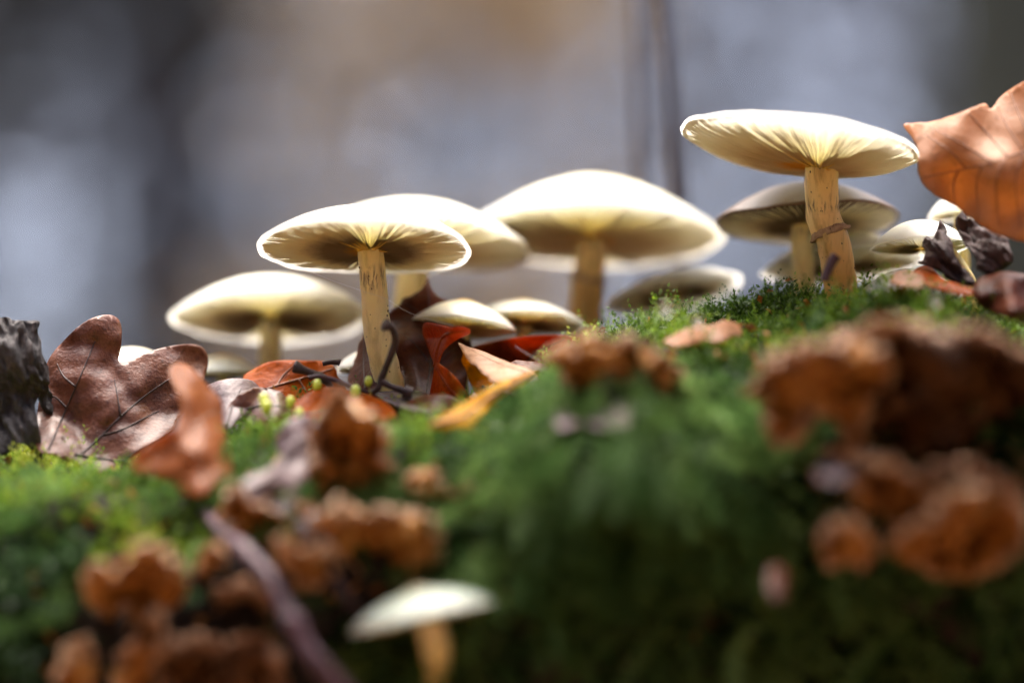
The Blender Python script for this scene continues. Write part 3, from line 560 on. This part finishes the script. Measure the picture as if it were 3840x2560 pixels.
sheet('red_leaf', 'dark red brown leaf lying flat on the moss before the thin stem', L, Z1([(480, 1500), (560, 1420), (700, 1400), (850, 1410), (950, 1440), (1050, 1500), (1180, 1545), (1300, 1560), (1290, 1620), (1150, 1640), (950, 1625), (750, 1600), (560, 1560)]), 'maroon', .584, .0003, 24, [Z1([(520, 1500), (800, 1490), (1050, 1560), (1260, 1590)])], sv=-.014, cu=.004, amp=.003, freq=.01)
sheet('orange_leaf', 'flat orange brown leaf under the thin reddish leaf stalk', L, ID([(1090, 1560), (1130, 1490), (1230, 1452), (1340, 1470), (1430, 1500), (1480, 1560), (1400, 1600), (1260, 1610), (1150, 1600)]), 'orange', .579, .0003, 22, [ID([(1110, 1560), (1260, 1530), (1440, 1540)]), ID([(1260, 1530), (1310, 1480)])], 'orange_vein', .0002, jag=6, sv=-.006, amp=.004, freq=.009)
sheet('brown_leaf', 'curled red brown leaf lying below the folded orange blade', L, ID([(1470, 1560), (1540, 1500), (1640, 1480), (1730, 1500), (1780, 1540), (1740, 1600), (1650, 1640), (1560, 1640), (1500, 1610)]), 'maroon', .577, .0003, 22, [ID([(1490, 1570), (1620, 1550), (1750, 1545)])], 'oak_vein', .0002, jag=6, sv=-.005, fold=lambda u, v: .008 * u * u, amp=.004, freq=.01)
sheet('brown_leaf', 'dull brown leaf wedged between the oak leaf and the rust orange leaf', L, ID([(850, 1560), (880, 1490), (960, 1450), (1050, 1470), (1100, 1530), (1060, 1590), (960, 1600)]), 'oak', .588, .0003, 20, [ID([(870, 1550), (980, 1520), (1080, 1530)])], 'oak_vein', .0002, jag=6, sv=-.004, amp=.004, freq=.01)
sheet('red_leaf', 'wet crimson leaf tucked right of the pale tan leaf tip', L, ID([(1800, 1440), (1860, 1380), (1960, 1350), (2050, 1370), (2080, 1430), (2000, 1470), (1900, 1490)]), 'maroon', .596, .0003, 20, [ID([(1820, 1440), (1950, 1410), (2060, 1410)])], 'oak_vein', .0002, jag=6, sv=-.004, amp=.004, freq=.01)
sheet('large_beech_leaf', 'large orange and pink beech leaf jutting in over the flat topped mushroom', L, Z2([(1612, 278), (1690, 262), (1780, 255), (1900, 225), (2000, 188), (2108, 148), (2150, 178), (2200, 112), (2262, 60), (2352, 10), (2480, -60), (2640, -80), (2760, 60), (2800, 400), (2760, 800), (2600, 1020), (2450, 1030), (2352, 992), (2250, 962), (2150, 930), (2050, 862), (1950, 790), (1870, 740), (1792, 690), (1740, 640), (1712, 590), (1700, 500), (1696, 420), (1668, 350)]), 'pink', .578, .0004, 36,
      [Z2([(2760, 330), (2500, 400), (2352, 440), (2100, 520), (1720, 600)]), Z2([(2352, 440), (2260, 300), (2180, 150)]), Z2([(2150, 500), (1950, 380), (1780, 290)]), Z2([(2500, 400), (2420, 220), (2352, 40)]), Z2([(2352, 440), (2300, 620), (2330, 900)]), Z2([(2100, 520), (2060, 640), (2080, 840)]), Z2([(1950, 555), (1920, 640), (1930, 760)]), Z2([(2000, 540), (1880, 420), (1740, 330)]), Z2([(2250, 470), (2120, 320), (2010, 200)]), Z2([(2430, 420), (2340, 250), (2270, 80)]), Z2([(2230, 480), (2180, 640), (2200, 900)])], 'pink_vein', .00026, jag=4, fold=lambda u, v: .012 * max(0, .05 - v) + .003 * max(0, v), su=-.006, amp=.006, freq=.006)
sheet('maroon_leaf', 'purple brown glossy leaf lump below the large orange leaf', L, Z7([(1950, 200), (1975, 120), (2060, 60), (2200, 40), (2352, 58), (2480, 80), (2560, 250), (2480, 420), (2350, 440), (2230, 402), (2080, 350), (1985, 275)]), 'maroon', .564, .0006, 22, [Z7([(1970, 180), (2180, 200), (2460, 260)])], sv=-.005, fold=lambda u, v: .010 * (u * u + v * v), amp=.012, freq=.012)
sheet('orange_leaf', 'small orange leaf scrap caught between maroon wood and purple brown leaf', L, Z7([(1500, 40), (1560, 0), (1640, 10), (1720, 90), (1840, 130), (1960, 180), (1940, 220), (1820, 210), (1700, 180), (1600, 150), (1540, 110)]), 'orange', .583, .0004, 16, sv=-.008, amp=.003, freq=.012)
sheet('pink_leaf', 'pinkish brown leaf edge lying on the moss beside the low cream cap', L, Z7([(1310, 100), (1370, 40), (1460, 30), (1540, 50), (1580, 100), (1560, 160), (1450, 150), (1360, 140)]), 'pink', .580, .0005, 14, sv=-.008, amp=.003, freq=.012)
sheet('pink_leaf', 'pale pink leaf strip lying on the moss ridge under the water drops', L, Z6([(1430, 495), (1500, 450), (1600, 415), (1720, 392), (1880, 378), (1950, 400), (1930, 450), (1800, 505), (1650, 528), (1500, 525)]), 'pink', .572, .0006, 24, jag=16, sv=-.004, amp=.002, freq=.012)
sheet('grey_leaf', 'grey brown torn leaf hanging in front of the orange brackets', L, ID([(930, 1790), (1000, 1760), (1080, 1690), (1130, 1610), (1190, 1580), (1200, 1650), (1180, 1760), (1160, 1850), (1120, 1910), (1040, 1930), (960, 1890), (900, 1840)]), 'grey_leaf', .545, .0005, 20, [ID([(930, 1830), (1040, 1770), (1180, 1600)])], sv=-.006, su=.006, amp=.006, freq=.008)
sheet('pale_leaf', 'whitish leaf edge catching light above the grey brown leaf', L, ID([(1030, 1660), (1060, 1600), (1120, 1560), (1170, 1565), (1160, 1620), (1110, 1670), (1060, 1710)]), 'grey_leaf', .552, .0005, 14, sv=-.002, amp=.003, freq=.012)
sheet('pale_leaf', 'tiny bluish white leaf scrap on the orange brackets', L, ID([(1155, 1930), (1185, 1915), (1215, 1950), (1232, 2000), (1215, 2030), (1185, 2000)]), 'pale_leaf', .528, .0006, 10, sv=-.006)
sheet('pale_leaf', 'pale grey weathered leaf below the central tan bracket', L, ID([(2075, 1560), (2120, 1500), (2180, 1520), (2230, 1470), (2300, 1440), (2360, 1500), (2370, 1580), (2280, 1610), (2180, 1590), (2100, 1610)]), 'grey_leaf', .536, .0006, 18, [ID([(2090, 1570), (2200, 1550), (2350, 1520)])], sv=-.012, amp=.005, freq=.01)

# ---- bracket fungi
B = 'bracket fungus'
def bracket(label, out, d0, mat='bracket', **kw):
    a = dict(th=.0009, res=64, jag=24, rough=.0030, amp=.010, freq=.0085, amp2=.004, sv=.010, smooth=9, crumble=True); a.update(kw)
    A = np.array(out); c = A.mean(0); g = 1.16 if np.ptp(A[:, 0]) < 500 else 1.0
    return sheet('bracket_fungus', label, B, [tuple(c + (q - c) * g) for q in A], mat, d0, **a)
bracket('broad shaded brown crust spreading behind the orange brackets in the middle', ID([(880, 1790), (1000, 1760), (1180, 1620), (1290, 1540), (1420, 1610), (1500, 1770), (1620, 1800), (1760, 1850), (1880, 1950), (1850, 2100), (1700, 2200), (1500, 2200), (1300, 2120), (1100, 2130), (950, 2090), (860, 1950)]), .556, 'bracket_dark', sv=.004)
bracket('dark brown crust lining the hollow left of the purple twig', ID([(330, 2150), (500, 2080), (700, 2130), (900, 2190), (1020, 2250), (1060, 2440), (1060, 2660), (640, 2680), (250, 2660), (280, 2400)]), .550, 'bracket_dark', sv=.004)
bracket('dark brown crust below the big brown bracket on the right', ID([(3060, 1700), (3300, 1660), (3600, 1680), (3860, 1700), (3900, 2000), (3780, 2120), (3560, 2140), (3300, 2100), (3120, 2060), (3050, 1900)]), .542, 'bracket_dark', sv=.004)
bracket('tall orange tan bracket with knobbly pale crest in the middle of the log', ID([(1180, 1640), (1230, 1540), (1290, 1505), (1350, 1540), (1400, 1590), (1440, 1670), (1450, 1740), (1500, 1780), (1510, 1860), (1480, 1920), (1420, 1950), (1300, 1960), (1200, 1930), (1160, 1850), (1190, 1750)]), .545)
bracket('rounded orange bracket bulging below the knobbly pale crest', ID([(1190, 1960), (1280, 1920), (1400, 1930), (1520, 1930), (1600, 1960), (1625, 2050), (1590, 2140), (1500, 2180), (1400, 2160), (1320, 2110), (1240, 2060)]), .532)
bracket('dark lumpy bracket with curled lobes right of the orange one', ID([(1530, 1830), (1590, 1785), (1660, 1800), (1720, 1850), (1790, 1840), (1850, 1900), (1880, 1980), (1850, 2060), (1780, 2080), (1720, 2010), (1640, 1970), (1560, 1920)]), .548, 'bracket')
bracket('shaded orange brown bracket strip above the small greenish mushroom', ID([(1640, 2000), (1720, 2030), (1790, 2090), (1780, 2180), (1700, 2200), (1650, 2120)]), .550, 'bracket_dark')
bracket('orange bracket patch behind the grey brown torn leaf', ID([(900, 1850), (970, 1900), (1060, 1930), (1140, 1900), (1190, 1960), (1170, 2040), (1080, 2080), (980, 2060), (900, 2010), (850, 1930)]), .540)
bracket('small orange knob of bracket by the purple twig', ID([(1060, 2080), (1120, 2050), (1190, 2060), (1240, 2100), (1220, 2150), (1150, 2160), (1080, 2140)]), .525, amp=.005)
bracket('wavy rimmed orange bracket in the dark hollow left of the purple twig', ID([(335, 2180), (370, 2120), (440, 2130), (500, 2090), (560, 2065), (620, 2080), (670, 2120), (690, 2160), (660, 2220), (610, 2270), (560, 2260), (500, 2310), (470, 2270), (430, 2330), (390, 2290), (350, 2240)]), .528, sv=.014)
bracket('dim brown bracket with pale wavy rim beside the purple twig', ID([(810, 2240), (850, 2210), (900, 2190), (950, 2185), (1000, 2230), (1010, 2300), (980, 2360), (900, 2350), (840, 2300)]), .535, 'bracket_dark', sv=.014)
bracket('slender tan bracket finger hanging in the dark hollow', ID([(770, 2080), (820, 2050), (850, 2070), (820, 2120), (790, 2170), (745, 2170), (750, 2130)]), .535, amp=.004)
bracket('pinkish tan bracket knob low in the dark hollow', ID([(510, 2400), (560, 2330), (610, 2350), (610, 2420), (560, 2470), (590, 2560), (620, 2620), (500, 2620), (470, 2540), (460, 2460)]), .528)
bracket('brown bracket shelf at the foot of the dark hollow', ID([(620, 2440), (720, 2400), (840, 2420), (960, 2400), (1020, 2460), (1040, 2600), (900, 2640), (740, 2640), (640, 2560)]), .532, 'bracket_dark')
bracket('tan bracket edge between left moss and dark hollow', ID([(240, 2500), (280, 2440), (330, 2420), (350, 2480), (330, 2560), (290, 2640), (240, 2620)]), .526)
bracket('arched tan bracket with pale drooping fingers under the moss ridge', Z6([(570, 640), (680, 570), (820, 490), (960, 455), (1080, 500), (1220, 515), (1370, 560), (1490, 640), (1570, 750), (1560, 850), (1490, 860), (1420, 800), (1320, 780), (1240, 730), (1200, 790), (1120, 800), (1080, 720), (1000, 760), (900, 900), (820, 880), (780, 760), (680, 680)]), .540, 'bracket', sv=.006, amp=.008)
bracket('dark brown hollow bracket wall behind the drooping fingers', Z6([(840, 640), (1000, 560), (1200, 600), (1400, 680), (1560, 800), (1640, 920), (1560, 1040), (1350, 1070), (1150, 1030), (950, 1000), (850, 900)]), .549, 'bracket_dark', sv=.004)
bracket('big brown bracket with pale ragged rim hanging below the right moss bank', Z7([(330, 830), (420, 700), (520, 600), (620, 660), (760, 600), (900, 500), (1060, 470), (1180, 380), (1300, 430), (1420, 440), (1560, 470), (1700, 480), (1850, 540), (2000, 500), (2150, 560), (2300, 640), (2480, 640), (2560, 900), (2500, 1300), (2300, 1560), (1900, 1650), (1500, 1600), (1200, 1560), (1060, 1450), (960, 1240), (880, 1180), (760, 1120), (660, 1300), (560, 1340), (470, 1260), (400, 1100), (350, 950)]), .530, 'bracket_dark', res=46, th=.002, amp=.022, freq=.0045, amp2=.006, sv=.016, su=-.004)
bracket('pinkish tan bracket lobe at the left end of the big brown bracket', Z7([(330, 900), (400, 760), (540, 690), (700, 700), (860, 640), (1000, 600), (1180, 680), (1290, 800), (1200, 960), (1080, 1080), (1080, 1250), (1000, 1400), (900, 1260), (860, 1140), (720, 1130), (640, 1290), (540, 1330), (450, 1220), (400, 1080)]), .524, 'bracket', amp=.014, freq=.007, jag=44)
bracket('tan rounded bracket with dark eye low on the right of the log', Z8([(1560, 700), (1640, 620), (1780, 560), (1860, 470), (1980, 420), (2120, 420), (2250, 470), (2300, 580), (2280, 700), (2200, 800), (2060, 870), (1900, 880), (1760, 850), (1660, 780)]), .512, 'bracket', amp=.012, freq=.008, sv=.010)
bracket('orange tan bracket ledge above the tan rounded bracket', Z8([(1330, 330), (1420, 230), (1560, 240), (1680, 330), (1760, 420), (1860, 480), (1820, 560), (1700, 600), (1560, 560), (1420, 480), (1360, 420)]), .518, 'bracket', amp=.010)
bracket('small glowing orange bracket at the left of the rounded pair', Z8([(1130, 700), (1180, 620), (1280, 600), (1380, 660), (1400, 760), (1320, 820), (1200, 840), (1140, 790)]), .514, 'bracket', amp=.006)
bracket('slate violet bracket edge curving over the tan rounded bracket', Z8([(1740, 420), (1760, 320), (1860, 260), (1980, 230), (2120, 270), (2240, 360), (2300, 460), (2230, 440), (2120, 380), (2000, 340), (1880, 350), (1800, 420)]), .508, 'bracket_dark', amp=.005)
sheet('grey_leaf', 'slate blue leaf scrap left of the orange tan bracket ledge', L, Z8([(1080, 280), (1130, 210), (1220, 200), (1290, 240), (1300, 300), (1220, 340), (1120, 330)]), 'grey_leaf', .512, .0006, 14, sv=-.01, amp=.003)
sheet('pink_leaf', 'tiny upright pinkish leaf scrap in the dark front moss', L, Z8([(780, 880), (830, 840), (890, 870), (895, 960), (880, 1040), (830, 1060), (785, 1000)]), 'maroon', .512, .0006, 10, sv=-.004)

# ---- bark and rotten wood
sheet('bark_chunk', 'dark cracked bark chunk standing at the left of the oak leaf', 'bark', Z3([(-120, 150), (-40, 138), (60, 150), (112, 184), (170, 172), (242, 176), (236, 262), (262, 330), (282, 420), (292, 520), (312, 640), (342, 740), (322, 762), (282, 700), (246, 640), (226, 720), (240, 880), (262, 1000), (280, 1100), (245, 1135), (214, 1010), (160, 930), (118, 980), (60, 1000), (-60, 1020), (-140, 900), (-160, 500)]), 'bark', .590, .003, 100, jag=12, rough=.0024, grain=(Vector((.95, 0, .3)), Vector((-.3, 0, .95))), sv=-.004, cu=.006, amp=.005, freq=.006, smooth=3)
sheet('wood_shred', 'forked shred of maroon rotten wood before the small cream cap', 'rotten wood', Z2([(1700, 1112), (1742, 1090), (1740, 1000), (1746, 950), (1792, 960), (1838, 886), (1872, 900), (1884, 960), (1906, 1010), (1950, 1110), (2040, 1215), (2046, 1262), (1960, 1240), (1880, 1200), (1800, 1150)]), 'darkwood', .590, .0025, 50, jag=14, rough=.0022, grain=(Vector((.8, 0, .6)), Vector((-.6, 0, .8))), sv=-.005, amp=.003, freq=.01, smooth=3)
sheet('wood_shred', 'broad shred of maroon rotten wood under the large orange leaf', 'rotten wood', Z2([(1945, 822), (1982, 806), (2022, 866), (2120, 918), (2232, 968), (2275, 1050), (2255, 1135), (2150, 1175), (2080, 1165), (2040, 1080), (2005, 1020), (1966, 950), (1948, 880)]), 'darkwood', .588, .003, 50, jag=14, rough=.0022, grain=(Vector((.7, 0, .7)), Vector((-.7, 0, .7))), sv=-.005, amp=.003, freq=.01, smooth=3)

# ---- twigs
def twig(name, label, pts, ds, r, mat, seg=10, prof=None, rough=.25, rs=300, side=()):
    P = [W(x, y, d) for (x, y), d in zip(pts, ds if isinstance(ds, (list, tuple)) else [ds] * len(pts))]
    path = catmull(P, 7); root = empty(name, path[-1], label, 'twig')
    V, F, _ = tube(path, (lambda t: r * prof(t)) if prof else (lambda t: r * (1 - .3 * t)), seg, rough, rs); mesh('shoot', V, F, M[mat], root)
    for sp, sd_, sr in side:
        Q = catmull([W(x, y, sd_) for x, y in sp], 6); V, F, _ = tube(Q, lambda t: sr * (1 - .2 * t), 8, rough, rs); mesh('side_shoot', V, F, M[mat], root)
twig('purple_twig', 'thick purple twig slanting down across the dark hollow', [(775, 1925), (815, 1975), (900, 2050), (1000, 2150), (1080, 2290), (1150, 2430), (1240, 2540), (1330, 2640)], [.548, .540, .528, .520, .515, .512, .512, .513], .0015, 'twig_red', prof=lambda t: .75 + .5 * t + .35 * math.exp(-((t - .3) / .02) ** 2) + .35 * math.exp(-((t - .62) / .02) ** 2), rough=.3, rs=160)
twig('dark_twig', 'thin blackish twig running below the orange brackets', [(1120, 1960), (1200, 2080), (1290, 2220), (1370, 2320)], [.535, .53, .525, .53], .0012, 'twig')
twig('leaf_stalk', 'dark bent leaf stalk leaning across the foot of the thin stem', Z1([(985, 935), (1030, 960), (1052, 1030), (1040, 1100), (1000, 1200), (960, 1300), (935, 1370), (890, 1395)]), [.583, .584, .585, .586, .587, .588, .588, .589], .00075, 'twig', prof=lambda t: 1.1 - .3 * t + .8 * math.exp(-(t / .07) ** 2), side=[(Z1([(955, 1320), (1020, 1350), (1090, 1375), (1150, 1400)]), .588, .0008), (Z1([(1110, 1385), (1140, 1395), (1170, 1400)]), .586, .0015)])
twig('knobbed_twig', 'black knobbed twig lying across the rust orange leaf', Z1([(365, 1215), (420, 1235), (490, 1262), (560, 1300), (610, 1355), (580, 1380)]), .592, .00085, 'twig', prof=lambda t: 1.3 - .5 * t + .5 * math.exp(-((t - .1) / .12) ** 2), rough=.5)
twig('leaf_stalk', 'thin reddish leaf stalk stretched along the rust orange leaf', Z1([(465, 1295), (540, 1285), (640, 1310), (760, 1355), (870, 1395), (950, 1440), (1010, 1500)]), .589, .00048, 'twig_red')
twig('leaf_stalk', 'short brown stalk end poking out above the rust orange leaf', Z1([(560, 1200), (610, 1188), (665, 1188), (680, 1192)]), .600, .0006, 'twig', prof=lambda t: .8 + .6 * t)
twig('leaf_stalk', 'blurred violet stalk standing before the ringed stem', Z2([(1205, 1075), (1180, 1110), (1150, 1165), (1130, 1230)]), .580, .0011, 'twig_red')

# ---- spider silk
for lab, pts, d in (('spider thread slung from the sharp cap down to the maroon leaf', [(1140, 1008), (1240, 1050), (1350, 1088), (1450, 1122), (1520, 1165), (1590, 1192), (1700, 1220)], .594), ('short spider thread above the pale tan leaf tip', [(1932, 1298), (1975, 1325), (2025, 1352)], .585)):
    V, F, _ = tube(catmull([W(x, y, d) for x, y in pts], 8), lambda t: .000035, 5)
    tag(mesh('spider_thread', V, F, M['silk'], base=W(*pts[-1], d)), lab, 'spider thread')

# ------------------------------------------------------------------ moss
def surf_normal(x, s):
    e = .002; a = log_point(x + e, s) - log_point(x - e, s); b = log_point(x, s + e) - log_point(x, s - e)
    n_ = a.cross(b).normalized(); return n_ if n_.z > -.9 else n_
def in_poly(x, y, poly):
    c = False; j = len(poly) - 1
    for i in range(len(poly)):
        if (poly[i][1] > y) != (poly[j][1] > y) and x < (poly[j][0] - poly[i][0]) * (y - poly[i][1]) / (poly[j][1] - poly[i][1] + 1e-9) + poly[i][0]: c = not c
        j = i
    return c
HOLLOW = [(420, 1960), (700, 1900), (1050, 1960), (1700, 2100), (1500, 2250), (1250, 2300), (1300, 2700), (300, 2700), (330, 2150)]
def moss(name, label, mat, N, slo, shi, xlo, xhi, length, leaf, nleaf, droop, accept, seed):
    r = random.Random(seed); V = []; F = []; S = []; count = 0; tries = 0
    while count < N and tries < N * 12:
        tries += 1
        x = r.uniform(xlo, xhi); s = r.uniform(slo, shi); p = log_point(x, s)
        px, py, d = to_px(p); g = accept(px, py, p, s)
        if r.random() > g: continue
        count += 1
        nn = surf_normal(x, s); cl = .5 + fbm(p.x * 55, p.y * 55 + 4, p.z * 55); Lh = length * r.uniform(.6, 1.3) * min(1.9, max(.55, .45 + 1.1 * cl))
        dr = (nn * r.uniform(.5, 1.0) + Vector((r.gauss(0, .45), r.gauss(0, .45), r.gauss(0, .35))) + Vector((0, 0, .35))).normalized()
        end = dr * Lh + Vector((0, 0, -droop * Lh * r.uniform(.5, 1.3)))
        sh0 = min(1, max(0, .45 + .95 * fbm(p.x * 50, p.y * 50, p.z * 50) + r.gauss(0, .14)))
        side = dr.cross(Vector((r.gauss(0, 1), r.gauss(0, 1), r.gauss(0, 1)))).normalized(); up2 = dr.cross(side)
        n_l = nleaf
        p = p - nn * .001
        for k in range(n_l):
            t = (k + .6) / n_l
            q = p + dr * Lh * t * (1 - .5 * t) * 1.0 + end * (.5 * t * t)
            tg = (dr * (1 - t) + end / Lh * t).normalized()
            a = k * 2.4 + r.uniform(-.4, .4); out_ = (side * math.cos(a) + up2 * math.sin(a) * .75)
            ll = leaf * (1.15 - .55 * t) * r.uniform(.8, 1.2); tip = q + (out_ * .85 + tg * .75).normalized() * ll
            w = tg.cross(out_).normalized() * ll * .24; mid = q.lerp(tip, .42)
            i = len(V); V += [q, mid + w, tip, mid - w]; F.append((i, i + 1, i + 2, i + 3)); S += [sh0 * .8, sh0, min(1, sh0 + .12), sh0]
    o = mesh(name, V, F, M[mat], base=W(1920, 1700, .56), attrs={'shade': S}, smooth=False)
    tag(o, label, 'moss', kind='stuff')
def acc_top(px, py, p, s):
    if 820 < px < 2040 and py < 1610 and s > .52: return .05
    if 2080 < px < 2560 and 1330 < py < 1600: return .06
    g = .5 + 1.3 * fbm(p.x * 28 + 3, p.y * 28, p.z * 28)
    return min(1, max(.4, g))
def acc_front(px, py, p, s):
    if in_poly(px, py, HOLLOW): return .015
    if 2080 < px < 2560 and py < 1600: return .06
    g = .62 + 1.1 * fbm(p.x * 22 + 7, p.y * 22, p.z * 22 + 2)
    return min(1, max(.35, g))
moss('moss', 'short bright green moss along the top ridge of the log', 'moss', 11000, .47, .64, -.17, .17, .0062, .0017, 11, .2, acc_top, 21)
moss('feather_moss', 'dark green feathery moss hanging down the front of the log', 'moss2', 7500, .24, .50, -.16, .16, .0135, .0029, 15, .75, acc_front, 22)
def fronds():
    r = random.Random(31); V = []; F = []; S = []
    def leaf(q, tg, out_, ll, sh):
        tip = q + (out_ * .8 + tg * .8).normalized() * ll; w = tg.cross(out_).normalized() * ll * .26; mid = q.lerp(tip, .42)
        i = len(V); V.extend([q, mid + w, tip, mid - w]); F.append((i, i + 1, i + 2, i + 3)); S.extend([sh * .8, sh, min(1, sh + .15), sh])
    n_ = 0
    while n_ < 330:
        px, py = (r.gauss(2330, 260), r.gauss(1790, 190)) if r.random() < .6 else (r.uniform(0, 3840), r.uniform(1650, 2500))
        if in_poly(px, py, HOLLOW): continue
        x = W(px, py, .545).x; z = W(px, py, .545).z
        s_ = min((abs(log_point(x, k / 100).z - z), k / 100) for k in range(30, 56))[1]
        p = log_point(x, s_); nn = surf_normal(x, s_); n_ += 1
        L_ = r.uniform(.014, .028); sw = Vector((r.gauss(-.25, .45), 0, 0)); a0 = (nn * r.uniform(.5, .9) + sw + Vector((0, 0, .25))).normalized(); dn = (Vector((0, -.25, -1)) + sw).normalized()
        sh = min(1, max(.1, .6 + .3 * fbm(x * 40, 3, z * 40) + r.gauss(0, .12)))
        pts = [p + a0 * L_ * t * (1 - .45 * t) + dn * L_ * .55 * t * t for t in [k / 12 for k in range(13)]]
        for k in range(12):
            tg = (pts[k + 1] - pts[k]).normalized(); sd = tg.cross(nn).normalized()
            for sg in (-1, 1):
                bl = L_ * .34 * math.sin(math.pi * (.18 + .8 * k / 12)) * r.uniform(.75, 1.15); bd = (sd * sg * .85 + tg * .6 + nn * r.uniform(-.1, .25)).normalized()
                for j in range(6):
                    q = pts[k] + bd * bl * j / 6 - Vector((0, 0, bl * .12 * (j / 6) ** 2)); ou = bd.cross(nn).normalized() * (1 if j % 2 else -1)
                    leaf(q, bd, ou, .0017 * (1.15 - .09 * j), sh)
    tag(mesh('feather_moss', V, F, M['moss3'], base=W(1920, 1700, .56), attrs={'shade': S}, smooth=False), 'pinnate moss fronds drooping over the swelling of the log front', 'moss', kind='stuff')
fronds()
# ---- moss capsules and water drops
def capsule(px, py, d, r, label):
    c = W(px, py, d); root = empty('moss_capsule', c + Vector((0, 0, -.006)), label, 'moss capsule', None)
    V, F, _ = tube([c + Vector((0, 0, r * 1.5)), c + Vector((0, 0, r * 1.1)), c + Vector((0, 0, r * .4)), c - Vector((0, 0, r * .4)), c - Vector((0, 0, r * 1.1)), c - Vector((0, 0, r * 1.5))], lambda t: r * (.15 + .9 * math.sin(math.pi * min(1, max(0, t))) ** .7), 10); mesh('urn', V, F, M['capsule'], root)
    V, F, _ = tube(catmull([c - Vector((0, 0, r * 1.3)), c + Vector((.0006, 0, -.004)), c + Vector((.0002, .001, -.009))], 4), lambda t: .00016, 5); mesh('stalk', V, F, M['seta'], root)
for px, py, d, r, lab in [(1000, 1528, .572, .0011, 'large glistening yellow green moss capsule before the rust orange leaf'), (990, 1500, .574, .0010, 'yellow green moss capsule just above the large glistening one'), (1090, 1508, .578, .0009, 'pointed yellow green moss capsule beside the large glistening one'), (1122, 1550, .572, .0008, 'small pale moss capsule low beside the pointed one'), (1190, 1445, .585, .0009, 'green moss capsule under the black knobbed twig'), (1333, 1468, .582, .0010, 'round green moss capsule on the thin reddish leaf stalk'), (1382, 1430, .588, .0008, 'green moss capsule against the foot of the thin stem')]:
    capsule(px, py, d, r, lab)
def drop(px, py, d, r, label):
    c = W(px, py, d); V = []; F = []; nu, nv = 16, 10
    for i in range(nv + 1):
        th = math.pi * i / nv
        for k in range(nu): a = 2 * math.pi * k / nu; V.append(c + Vector((math.sin(th) * math.cos(a), math.sin(th) * math.sin(a), math.cos(th) * (1.0 if th < 1.57 else .85))) * r)
    for i in range(nv):
        for k in range(nu): F.append((i * nu + k, (i + 1) * nu + k, (i + 1) * nu + (k + 1) % nu, i * nu + (k + 1) % nu))
    tag(mesh('water_drop', V, F, M['water'], base=c - Vector((0, 0, r))), label, 'water drop')
for px, py, d, r, lab in [(1918, 1558, .552, .0014, 'water drop hanging below the mustard yellow leaf edge'), (1868, 1618, .548, .0013, 'water drop in the moss under the mustard yellow leaf edge'), (2495, 1160, .548, .0014, 'water drop on the moss tip before the upturned white cap'), (2615, 1205, .552, .0012, 'water drop at the end of the pale pink leaf strip'), (3510, 1130, .548, .0013, 'water drop in the bright moss below the maroon wood')]:
    drop(px, py, d, r, lab)

# ---- crumbs of leaf and bark caught in the moss
def crumbs():
    r = random.Random(5); V = []; F = []
    for _ in range(900):
        x = r.uniform(-.16, .16); q = log_point(x, r.uniform(.36, .62)); nn = surf_normal(x, .5); q = q + nn * r.uniform(.002, .006)
        a = Vector((r.gauss(0, 1), r.gauss(0, 1), r.gauss(0, 1))).normalized(); b = a.cross(Vector((r.gauss(0, 1), r.gauss(0, 1), r.gauss(0, 1)))).normalized(); c = a.cross(b)
        l = r.uniform(.0006, .0022); w = l * r.uniform(.12, .7); i = len(V)
        V += [q - a * l, q + b * w + c * l * .2, q + a * l * r.uniform(.6, 1), q - b * w + c * l * .2, q + c * l * -.15]
        F += [(i, i + 1, i + 4), (i + 1, i + 2, i + 4), (i + 2, i + 3, i + 4), (i + 3, i, i + 4)]
    tag(mesh('leaf_crumbs', V, F, M['bracket'], base=W(1920, 1700, .56), attrs={'edge': [1.0] * len(V)}, smooth=False), 'brown crumbs of leaf and bark caught in the moss', 'debris', kind='stuff')
crumbs()
